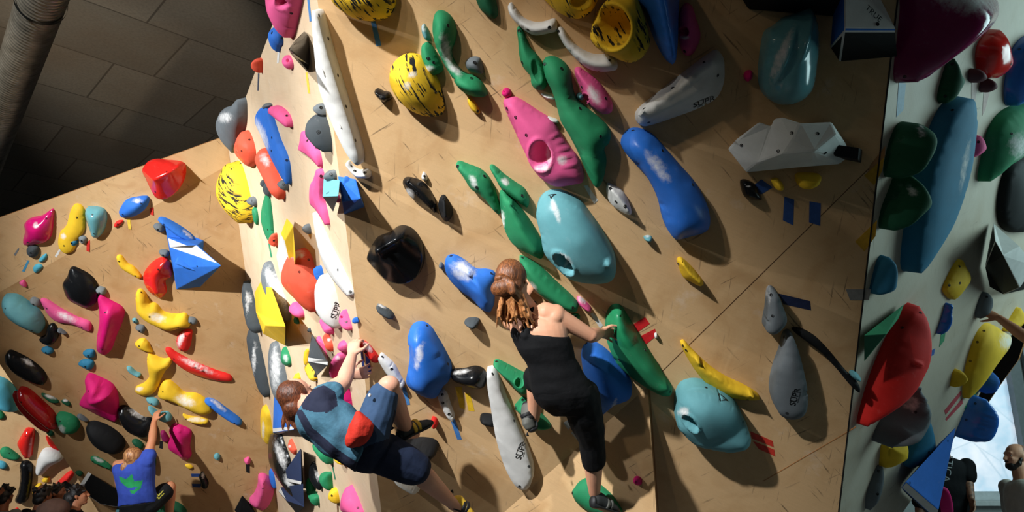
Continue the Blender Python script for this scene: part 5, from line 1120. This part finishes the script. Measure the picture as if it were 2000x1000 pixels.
    for k in range(46):
        a = ((k % 23) / 22 - .5 + rr.uniform(-.02, .02)); x0 = a * .075
        p0 = bun + r * (x0 * .7 + .02) - u * .02 + f * rr.uniform(-.02, .02)
        p1 = P(1000 + a * 46 + 2, 585 + rr.uniform(-12, 12), 3.90 + rr.uniform(-.03, .04)); p2 = P(1004 + a * 60 + rr.uniform(-4, 4), 612 + rr.uniform(-8, 8), 3.90 + rr.uniform(-.03, .03)); p3 = P(1008 + a * 70 + rr.uniform(-7, 7), 634 + rr.uniform(-16, 14) - abs(a) * 14, 3.91 + rr.uniform(-.02, .03))
        Tl.caps([p0, p1, p2, p3], [.010, .0095, .0075, .0028], 8)
    t_ = Tl.build('ponytail', hair_mat('copper_hair', (150, 84, 40), (222, 154, 92), (120, 120, 6)), me, .0036, 1); t_.parent = hair
    e_ = Body().ell(bun + u * .02, r * .016, f * .02, u * .008, 8).build('hair_tie', flat_mat('hair_tie_pink', (214, 170, 160), .5), me, .003, 0); e_.parent = hair
    GR = flat_mat('grey_shoe_upper', (92, 92, 86), .7)
    shoe(me, 'climbing_shoe', P(1158, 990, 4.39), P(1206, 1003, 4.52), Zv, flat_mat('dark_shoe_upper', (44, 46, 46), .7), GR, .044)
    shoe(me, 'climbing_shoe', P(1046, 836, 4.44), P(1028, 786, 4.48), Vector((-.6, -.5, .4)), GR, flat_mat('shoe_strap_black', (26, 26, 28), .6), .038)
woman()
# ------------------------------------------------------------------ the man in blue crossing the corner
def man():
    me = person(P(740, 900, 4.25), 'ponytailed man in blue shirt and shorts hanging under the corner with one heel high')
    B = Body(); hc = P(582, 775, 4.36)
    f, u, r = head(B, hc, Vector((.62, .55, .38)), Vector((-.42, -.1, .85)), .97)
    ax = (P(720, 872, 4.16) - P(604, 800, 4.22)).normalized(); dp = ax.cross(Vector((.3, -.9, .3))).normalized(); wd = ax.cross(dp).normalized()
    def ring(px, py, d, w_, t_): return (P(px, py, d), dp * w_, wd * t_)
    tor = [ring(598, 796, 4.24, .07, .09), ring(612, 803, 4.22, .105, .15), ring(634, 820, 4.20, .112, .165), ring(662, 842, 4.18, .108, .150), ring(692, 860, 4.17, .108, .145), ring(722, 876, 4.18, .115, .160), ring(742, 886, 4.2, .105, .14), ring(758, 892, 4.22, .07, .09)]
    B.loft(tor, 24)
    B.caps([hc - u * .06, P(606, 790, 4.28), P(618, 802, 4.24)], [.056, .062, .07])
    sh, el, wr = P(630, 786, 4.14), P(671, 748, 4.27), P(687, 696, 4.44)
    B.ell(sh, Xv * .07, Yv * .07, Zv * .066)
    B.caps([sh, sh.lerp(el, .5), el], [.062, .055, .042]); B.caps([el, el.lerp(wr, .3), wr], [.043, .046, .030])
    hand(B, wr, P(692, 668, 4.50) - wr, Vector((.25, .9, -.3)), -1, (22, 45, 35), .10, 1.02)
    s2, e2, w2 = P(628, 775, 4.40), P(655, 752, 4.52), P(682, 733, 4.54)
    B.caps([P(618, 795, 4.3), s2, e2], [.06, .05, .042]); B.caps([e2, w2], [.041, .03]); hand(B, w2, P(700, 730, 4.55) - w2, Vector((.1, .8, .4)), 1, (15, 30, 25), .2, .95)
    hr, kr, ar = P(722, 850, 4.12), P(757, 757, 4.16), P(797, 846, 4.42)
    B.caps([hr, hr.lerp(kr, .5), kr], [.10, .086, .058]); B.ell(P(760, 752, 4.15), Xv * .058, Yv * .055, Zv * .052)
    B.caps([kr, kr.lerp(ar, .3), kr.lerp(ar, .7), ar], [.060, .064, .048, .036]); B.caps([ar, P(812, 848, 4.46)], [.034, .026])
    hl, kl, al = P(750, 886, 4.22), P(812, 916, 4.27), P(880, 980, 4.47)
    B.caps([hl, hl.lerp(kl, .5), kl], [.105, .092, .064]); B.caps([kl, kl.lerp(al, .3), kl.lerp(al, .7), al], [.060, .062, .048, .036]); B.caps([al, P(900, 996, 4.5)], [.036, .034])
    B.build('body', SK2, me, .006, 3)
    def infl(R, k): return [(c, a * (1 + k / a.length), d * (1 + k / d.length)) for c, a, d in R]
    S_ = Body(); S_.loft(infl(tor[0:6], .024), 28)
    S_.ell(sh, Xv * .084, Yv * .084, Zv * .08); S_.caps([sh, sh.lerp(el, .36)], [.080, .074]); S_.caps([P(618, 795, 4.3), s2, s2.lerp(e2, .3)], [.075, .068, .062])
    so = S_.build('t_shirt', cloth_mat('teal_blue_jersey', (76, 120, 142), .2, .85, 14), me, .006, 3, (.016, 6.5, (2.2, 1, 1.4)))
    paint(so, me, cloth_mat('navy_jersey', (42, 46, 66), .2), ['586,786 600,765 632,752 655,765 660,792 640,806 612,804 592,800', '575,800 590,800 610,835 660,878 700,905 690,930 600,850'])
    L_ = Body(); L_.loft(infl(tor[4:8], .014), 26)
    L_.caps([hr, hr.lerp(kr, .45), hr.lerp(kr, .80)], [.112, .098, .084]); L_.caps([hl, hl.lerp(kl, .5), hl.lerp(kl, .98)], [.118, .110, .094])
    sh_ = L_.build('shorts', cloth_mat('denim_blue', (60, 84, 116), .22), me, .006, 3, (.010, 9, (1, 1, 1)))
    paint(sh_, me, cloth_mat('navy_shorts', (36, 46, 70), .22), ['720,870 760,856 770,800 860,880 860,1000 690,1000 690,890'])
    k = Body().ell(P(722, 772, 4.04), Xv * .009, Yv * .01, Zv * .011, 8).build('logo_badge', flat_mat('white_badge', (220, 222, 224), .5), me, .003, 0); k.parent = sh_
    HM = hair_mat('brown_hair', (70, 36, 22), (138, 76, 44), (60, 60, 20))
    H_ = Body(); H_.ell(hc + u * .022 - f * .028, r * .084, f * .088, u * .090); H_.ell(hc - f * .06 - u * .04, r * .066, f * .05, u * .07)
    bn = P(572, 806, 4.33); H_.caps([P(570, 795, 4.30), bn, P(575, 817, 4.33)], [.05, .046, .03])
    rr = random.Random(5)
    for i in range(14):
        a = rr.uniform(-.04, .04); H_.caps([bn + Xv * a, bn + Xv * (a * 1.3) - Zv * .05, bn + Xv * (a * 1.5 + .01) - Zv * (.07 + rr.uniform(0, .03))], [.014, .010, .003], 8)
    H_.build('hair', HM, me, .005, 2, (.005, 14, (1, 1, .4)))
    YL = flat_mat('yellow_shoe_strap', (226, 184, 58), .6); GR = flat_mat('grey_black_upper', (70, 70, 70), .7)
    shoe(me, 'climbing_shoe', P(785, 861, 4.36), P(843, 827, 4.48), Vector((-.30, -.25, .9)), GR, YL, .048)
    shoe(me, 'climbing_shoe', P(878, 992, 4.47), P(925, 1012, 4.52), Zv, YL, flat_mat('shoe_strap_black', (26, 26, 28), .6), .042)
    # the red pouch at his hip
    q = P(700, 846, 3.99); C_ = Body(); a1 = (P(722, 842, 3.99) - P(680, 850, 3.99)).normalized(); b1 = (P(698, 806, 3.99) - P(704, 870, 3.99)).normalized()
    C_.loft([(P(698, 803, 4.0), a1 * .012, Yv * .02), (P(702, 820, 3.99), a1 * .048, Yv * .06), (P(704, 836, 3.99), a1 * .074, Yv * .08), (P(701, 856, 3.99), a1 * .072, Yv * .085), (P(697, 870, 4.0), a1 * .048, Yv * .07), (P(694, 875, 4.01), a1 * .02, Yv * .04)], 22)
    em = empty('chalk_bag', P(700, 846, 4.03), 'crumpled red fabric pouch at the hip of the ponytailed man', 'bag'); PLOC[em.name] = P(700, 846, 4.03)
    C_.build('pouch', cloth_mat('red_cloth', (214, 56, 42), .25, .7, 16), em, .005, 2, (.012, 14, (1, 1, 1)))
    Body().caps([P(688, 858, 3.935), P(690, 852, 3.935)], [.006, .006], 8).build('buckle', M_STEEL, em, .003, 0)
man()
# ------------------------------------------------------------------ the climber in the blue vest on the left wall
def vest_climber():
    D0 = 7.95
    me = person(P(270, 1000, D0), 'climber in blue sleeveless vest with green print reaching up the left wall')
    B = Body(); hc = P(263, 893, D0)
    f, u, r = head(B, hc, Vector((.25, .9, .35)), Zv, .95)
    wd = Vector((1, .05, .12)).normalized(); dp = Yv
    def ring(px, py, d, w_, t_, tl=0): return (P(px, py, D0 + d), (wd + Zv * tl).normalized() * w_, dp * t_)
    tor = [ring(262, 900, .05, .08, .06), ring(261, 908, .02, .185, .10, .1), ring(263, 922, 0, .180, .115), ring(266, 945, 0, .165, .115), ring(268, 966, 0, .160, .115), ring(270, 985, .03, .170, .12), ring(272, 1002, .05, .13, .1)]
    B.loft(tor, 22); B.caps([hc - u * .06, P(262, 908, D0 + .02)], [.055, .06])
    sh, el, wr = P(287, 898, D0), P(297, 860, D0 + .10), P(301, 823, D0 + .26)
    B.ell(sh, Xv * .06, Yv * .06, Zv * .06); B.caps([sh, sh.lerp(el, .5), el], [.056, .050, .040]); B.caps([el, el.lerp(wr, .3), wr], [.041, .043, .028])
    hand(B, wr, P(307, 804, D0 + .32) - wr, Vector((.3, .9, -.2)), -1, (20, 40, 30), .12, 1.05)
    ls, le = P(230, 908, D0 + .02), P(233, 946, D0 + .02); lw = P(243, 950, D0 + .3)
    B.caps([P(245, 908, D0), ls, le], [.06, .052, .042]); B.caps([le, lw], [.042, .03]); hand(B, lw, Vector((.1, 1, 0)), Vector((0, .2, -1)), 1)
    hr, kr, ar = P(292, 985, D0 + .06), P(331, 952, D0 + .22), P(331, 1010, D0 + .36)
    B.caps([hr, hr.lerp(kr, .5), kr], [.095, .085, .066]); B.caps([kr, kr.lerp(ar, .35), ar], [.062, .060, .036]); B.caps([ar, P(336, 1018, D0 + .45)], [.036, .03])
    hl, kl, al = P(255, 995, D0 + .06), P(240, 1050, D0 + .2), P(250, 1120, D0 + .4)
    B.caps([hl, kl], [.095, .066]); B.caps([kl, al, P(248, 1128, D0 + .5)], [.062, .036, .03])
    B.build('body', SK3, me, .008, 3)
    def infl(R, k): return [(c, a * (1 + k / a.length), d * (1 + k / d.length)) for c, a, d in R]
    V2 = Body(); V2.loft(infl([ring(262, 901, .02, .16, .09, .12)] + tor[1:6], .022), 26); V2.ell(P(284, 901, D0), Xv * .09, Yv * .085, Zv * .085); V2.caps([P(284, 902, D0), P(290, 888, D0 + .02)], [.085, .074])
    ves = V2.build('vest', cloth_mat('royal_blue_jersey', (58, 82, 178), .25, .85, 9), me, .008, 3, (.02, 5, (1.6, 1, 1)))
    paint(ves, me, cloth_mat('green_print', (44, 158, 92), .3), ['232,930 246,936 258,926 262,940 279,938 275,952 248,952 236,942', '254,958 262,957 275,948 276,953 262,964 255,964'])
    S_ = Body(); S_.loft(infl(tor[5:7], .03), 22); S_.caps([hr, hr.lerp(kr, .5), hr.lerp(kr, .72)], [.112, .104, .096]); S_.caps([hl, hl.lerp(kl, .7)], [.11, .1])
    so = S_.build('shorts', cloth_mat('black_shorts', (24, 26, 28), .2), me, .008, 3, (.01, 8, (1, 1, 1)))
    paint(so, me, flat_mat('yellow_piping', (196, 188, 70), .7), ['302,962 310,966 320,956 320,958 310,969 302,965', '303,968 311,972 321,962 321,964 311,975 303,971'])
    H_ = Body(); H_.ell(hc + u * .02 - f * .022, r * .090, f * .092, u * .093); H_.ell(hc - f * .05 - u * .045, r * .082, f * .06, u * .085); H_.caps([hc - f * .09 - u * .07 - r * .04, hc - f * .10 - u * .13 - r * .05, hc - f * .09 - u * .17 - r * .06], [.05, .045, .02])
    H_.build('hair', hair_mat('strawberry_hair', (120, 70, 40), (206, 150, 98), (40, 40, 7)), me, .007, 2, (.006, 12, (1, 1, .3)))
    SOL = flat_mat('dark_shoe_upper', (44, 46, 46), .7)
    shoe(me, 'climbing_shoe', P(329, 1020, D0 + .34), P(342, 1024, D0 + .54), Zv, SOL)
    shoe(me, 'climbing_shoe', P(249, 1130, D0 + .38), P(250, 1132, D0 + .60), Zv, SOL)
vest_climber()
# ------------------------------------------------------------------ people standing on the mats
def stander(label, hpx, hpy, d, face, skin, shirt, trousers, hairm=None, bald=False, arm=None, build=1.0, hs=1.0, lean=0.0, shoes=(40, 40, 44), long_hair=False, sleeve=.55, cap=None):
    """someone standing on the floor whose head centre shows at (hpx, hpy), depth d, facing the direction face"""
    hc = P(hpx, hpy, d); foot = Vector((hc.x, hc.y + lean, 0)); me = person(foot, label, 'spectators below the left wall' if hpx < 400 else 'people standing by the window')
    f = Vector(face).normalized(); f.z = 0; f.normalize(); r = f.cross(Zv).normalized(); H_ = hc.z; B = Body()
    ff, u, rr_ = head(B, hc, Vector(face), Zv, hs)
    zc = lambda k: Vector((hc.x, hc.y, 0)) + Zv * (H_ * k) - f * .02
    tor = [(zc(.895), r * .065, f * .06), (zc(.875), r * .155 * build, f * .09), (zc(.83), r * .19 * build, f * .115), (zc(.75), r * .175 * build, f * .125), (zc(.65), r * .155 * build, f * .11), (zc(.575), r * .165 * build, f * .115), (zc(.52), r * .16 * build, f * .11), (zc(.49), r * .1, f * .08)]
    B.loft(tor, 22); B.caps([hc - Zv * .07 - f * .01, zc(.88)], [.058, .066])
    for sd in (-1, 1):
        s = zc(.855) + r * sd * .19 * build
        if arm and sd in arm: e, w = arm[sd]
        else: e = zc(.665) + r * sd * (.25 * build) - f * .02; w = zc(.52) + r * sd * .26 * build + f * .06
        B.ell(s, r * .062, f * .06, Zv * .062); B.caps([s, s.lerp(e, .5), e], [.058, .052, .042]); B.caps([e, e.lerp(w, .3), w], [.042, .043, .029])
        hand(B, w, (w - e), f * .3 - r * sd, sd, (18, 22, 15), .1)
        hp = zc(.51) + r * sd * .09; k = zc(.28) + r * sd * .10; a = zc(.045) + r * sd * .11
        B.caps([hp, k], [.095, .062]); B.caps([k, k.lerp(a, .3), a], [.06, .06, .038])
    bd = B.build('body', skin, me, .0075, 3)
    def infl(R, q): return [(c, a * (1 + q / a.length), dd * (1 + q / dd.length)) for c, a, dd in R]
    S = Body(); S.loft(infl(tor[0:7], .018), 26)
    Q = Body(); Q.loft(infl(tor[5:8], .022), 22)
    for sd in (-1, 1):
        s = zc(.855) + r * sd * .19 * build
        e = arm[sd][0] if arm and sd in arm else zc(.665) + r * sd * (.25 * build) - f * .02
        S.ell(s, r * .078, f * .076, Zv * .078); S.caps([s, s.lerp(e, sleeve)], [.076, .068])
        hp = zc(.51) + r * sd * .09; k = zc(.28) + r * sd * .10; a = zc(.045) + r * sd * .11
        Q.caps([hp, k, a + Zv * .03], [.108, .08, .062])
        shoe(me, 'shoe', Vector((a.x, a.y, .0)) - f * .07, Vector((a.x, a.y, .0)) + f * .18, Zv, flat_mat('trainer_%d' % shoes[0], shoes, .7), None, .045)
    sobj = S.build('t_shirt', shirt, me, .0075, 3, (.014, 6, (1, 1, 1.5)))
    Q.build('trousers', trousers, me, .008, 3, (.01, 6, (1, 1, 1)))
    if hairm and not bald:
        Hh = Body(); Hh.ell(hc + Zv * .03 * hs - ff * .02, rr_ * .086 * hs, ff * .092 * hs, Zv * .088 * hs); Hh.ell(hc - ff * .05 - Zv * .02, rr_ * .076 * hs, ff * .05 * hs, Zv * .07 * hs)
        q = random.Random(int(hpx))
        for i in range(26):
            v = Vector((q.uniform(-1, 1), q.uniform(-1, 1), q.uniform(.1, 1))).normalized(); p = hc + Zv * .03 - ff * .02 + v * .085 * hs
            Hh.caps([p, p + v * .022 + Vector((q.uniform(-.01, .01), q.uniform(-.01, .01), 0))], [.018, .007], 8)
        if long_hair: Hh.caps([hc - ff * .07, hc - ff * .08 - Zv * .12, hc - ff * .07 - Zv * .2], [.07, .07, .04])
        Hh.build('hair', hairm, me, .006, 2, (.004, 20, (1, 1, 1)))
    if cap: 
        Kp = Body(); Kp.ell(hc + Zv * .05 - ff * .01, rr_ * .092, ff * .102, Zv * .075); Kp.build('cap', cap, me, .006, 2)
    return me, hc, ff, u, rr_, sobj
BH = hair_mat('black_hair', (16, 14, 14), (40, 34, 32), (40, 40, 40))
GS, BS = cloth_mat('grey_marl', (148, 150, 148), .2), cloth_mat('black_cotton', (22, 24, 26), .25)
BT = cloth_mat('dark_trousers', (34, 36, 42), .2)
DC = 8.0
m1 = stander('spectator in grey printed t-shirt with short dark hair at far left', 10, 968, DC, (.1, 1, .25), SK4, GS, BT, BH, hs=.88, build=.85)
def chest_text(m, txt, zk, size, mat, back=True):
    me, hc, f, u, r, so = m
    cu = bpy.data.curves.new('t', 'FONT'); cu.body = txt; cu.align_x = 'CENTER'; cu.align_y = 'CENTER'; cu.size = size; cu.extrude = .002
    to = bpy.data.objects.new('t', cu); COL.objects.link(to); dg = bpy.context.evaluated_depsgraph_get(); t = bpy.data.meshes.new_from_object(to.evaluated_get(dg)); bpy.data.objects.remove(to)
    f2 = Vector((f.x, f.y, 0)).normalized(); x = f2.cross(Zv); o = Vector((hc.x, hc.y, hc.z * zk)) - f2 * .5 - PLOC[me.name]
    bvh = BVHTree.FromPolygons([v.co for v in so.data.vertices], [list(p.vertices) for p in so.data.polygons])
    for v in t.vertices:
        p = o + x * v.co.x + Zv * v.co.y; h = bvh.ray_cast(p, f2); v.co = (h[0] - f2 * (.003 + v.co.z)) if h[0] is not None else p + f2 * .4
    k = link('lettering', t, mat, me); k.parent = so
chest_text(m1, 'TANDM', .845, .12, INK)
m2 = stander('spectator in black with dark hair second from left', 84, 968, DC + .05, (.35, 1, .2), SK4, BS, BT, BH, hs=.92, build=.95, lean=0)
m3 = stander('dark haired spectator in profile between the spectators in black', 112, 964, DC + .35, (1, .15, .12), SK4, cloth_mat('olive_shirt', (60, 62, 40), .2), BT, BH, hs=.9, build=.9)
m4 = stander('spectator under a rounded brown hood in front of the dark haired group', 102, 1004, DC - .35, (.6, .8, .1), SK4, cloth_mat('brown_jacket', (104, 80, 70), .25), BT, None)
hd_ = Body(); hd_.ell(m4[1] + Zv * .03, m4[4] * .15, m4[2] * .15, Zv * .12); hd_.ell(m4[1] - Zv * .07 - m4[2] * .05, m4[4] * .17, m4[2] * .14, Zv * .11)
hd_.build('hood', cloth_mat('brown_jacket', (104, 80, 70), .25), m4[0], .008, 3, (.012, 9, (1, 1, 1)))
m5 = stander('spectator with black hair and black shirt looking up at right of group', 152, 968, DC, (.9, .35, .25), SK3, BS, BT, BH, hs=.95, build=.9, long_hair=True)
# ------------------------------------------------------------------ the two people by the window
mb = stander('bald bearded man in beige t-shirt smiling in front of the window', 1984, 893, 6.6, (-1, -.12, .08), SK1, cloth_mat('beige_jersey', (206, 200, 188), .2), BT, None, True, build=.92)
me_, hc, f, u, r, so = mb
eyes(me_, hc, f, u, r, .96)
bb = Body(); bb.ell(hc - u * .075 + f * .048, r * .052, f * .046, u * .042)
for sd in (-1, 1): bb.caps([hc + r * sd * .066 - u * .01 + f * .005, hc + r * sd * .060 - u * .055 + f * .022, hc + r * sd * .03 - u * .085 + f * .055], [.012, .020, .02])
bb.caps([hc - u * .043 + f * .092 - r * .02, hc - u * .041 + f * .098, hc - u * .043 + f * .092 + r * .02], [.006, .007, .006])
bb.build('beard', hair_mat('dark_beard', (30, 24, 22), (58, 46, 40), (60, 60, 60)), me_, .005, 2, (.004, 40, (1, 1, 1)))
st = Body(); st.ell(hc + u * .036 - f * .034, r * .073, f * .074, u * .074)
st.build('shaved_hair', skin_mat('stubble', (140, 104, 86)), me_, .005, 2)
def inked():
    N = NT('skin_inked'); c = lin((172, 124, 98)); v = N.coord()
    n = N.noise(v, 22, 5, .65); N.l(N.mix(N.math('MULTIPLY', N.ramp(n, .5, .58), .62), c, lin((70, 62, 60))), N.b.inputs['Base Color']); N.b.inputs['Roughness'].default_value = .5
    return N.m
INKSK = inked()
sx = P(1878, 885, 6.75)
mt = stander('person in black printed t-shirt with tattooed arm beside the big blue triangle', 1836, 848, 6.9, (-.2, -1, 0), INKSK, cloth_mat('black_tee', (20, 21, 24), .2), BT, BH, build=.98, sleeve=.8,
    arm={-1: (P(1890, 938, 6.72), P(1897, 974, 6.62))})
def side_text(m, txt, a, b, size, mat):
    me, hc, f, u, r, so = m
    cu = bpy.data.curves.new('t', 'FONT'); cu.body = txt; cu.align_x = 'CENTER'; cu.align_y = 'CENTER'; cu.size = 1; cu.extrude = .01
    to = bpy.data.objects.new('t', cu); COL.objects.link(to); dg = bpy.context.evaluated_depsgraph_get(); t = bpy.data.meshes.new_from_object(to.evaluated_get(dg)); bpy.data.objects.remove(to)
    x = (P(*b, 6.6) - P(*a, 6.6)); L = x.length; x.normalize(); c = (P(*a, 6.6) + P(*b, 6.6)) / 2; y = FW.cross(x) * -1
    bvh = BVHTree.FromPolygons([v.co for v in so.data.vertices], [list(p.vertices) for p in so.data.polygons])
    for v in t.vertices:
        p = c + x * v.co.x * size - y * v.co.y * size * -1 - PLOC[me.name]; o = CAM - PLOC[me.name]; dr = (p - o).normalized(); h = bvh.ray_cast(o, dr)
        v.co = (h[0] - dr * .004) if h[0] is not None else p
    k = link('lettering', t, mat, me); k.parent = so
side_text(mt, 'STICA', (1855, 893), (1848, 938), .085, flat_mat('white_print', (210, 214, 216), .6))
cu_ = Body(); w_ = P(1894, 968, 6.73); cu_.caps([w_ - Xv * .03, w_ + Xv * .03], [.034, .034]); cu_ = Body()
# ------------------------------------------------------------------ the climber whose arm comes in from the right
def side_climber():
    me = person(P(2080, 900, 5.5), 'climber reaching in from the right frame edge to the blue grey hold')
    B = Body(); wr, el, sh = P(1952, 622, 5.36), P(2010, 664, 5.22), P(2085, 668, 5.25)
    B.caps([wr, wr.lerp(el, .65), el], [.026, .040, .038]); B.caps([el, sh], [.042, .055])
    hand(B, wr, P(1920, 607, 5.46) - wr, Vector((.1, .7, -.3)), 1, (25, 38, 30), .1, .95)
    hc = P(2120, 610, 5.2); head(B, hc, Vector((-.5, .8, .2)), Zv, 1.0); B.caps([hc - Zv * .06, P(2120, 655, 5.2)], [.055, .065])
    tor = [(P(2120, 652, 5.2), Xv * .09, Yv * .07), (P(2122, 672, 5.2), Xv * .18, Yv * .11), (P(2125, 730, 5.2), Xv * .16, Yv * .12), (P(2130, 800, 5.25), Xv * .15, Yv * .11), (P(2130, 840, 5.3), Xv * .14, Yv * .1)]
    B.loft(tor); B.caps([P(2170, 675, 5.2), P(2190, 620, 5.3), P(2150, 570, 5.45)], [.055, .042, .028])
    for x in (2105, 2155): B.caps([P(x, 830, 5.3), P(x + (-10 if x < 2120 else 15), 900, 5.5), P(x, 1000, 5.65)], [.09, .06, .04])
    B.build('body', SK3, me, .0065, 3)
    S = Body(); S.loft([(c, a * 1.1, d * 1.12) for c, a, d in tor[1:]]); S.build('vest', BS, me, .008, 2)
    Q = Body(); Q.loft([(c, a * 1.12, d * 1.14) for c, a, d in tor[3:]])
    for x in (2105, 2155): Q.caps([P(x, 830, 5.3), P(x + (-10 if x < 2120 else 15), 900, 5.5), P(x, 980, 5.62)], [.105, .08, .06])
    Q.build('trousers', BT, me, .008, 2)
    Hh = Body(); Hh.ell(hc + Zv * .03 - Yv * .02, Xv * .086, Yv * .092, Zv * .088); Hh.build('hair', BH, me, .007, 1)
side_climber()

bpy.data.scenes.remove(TMP)
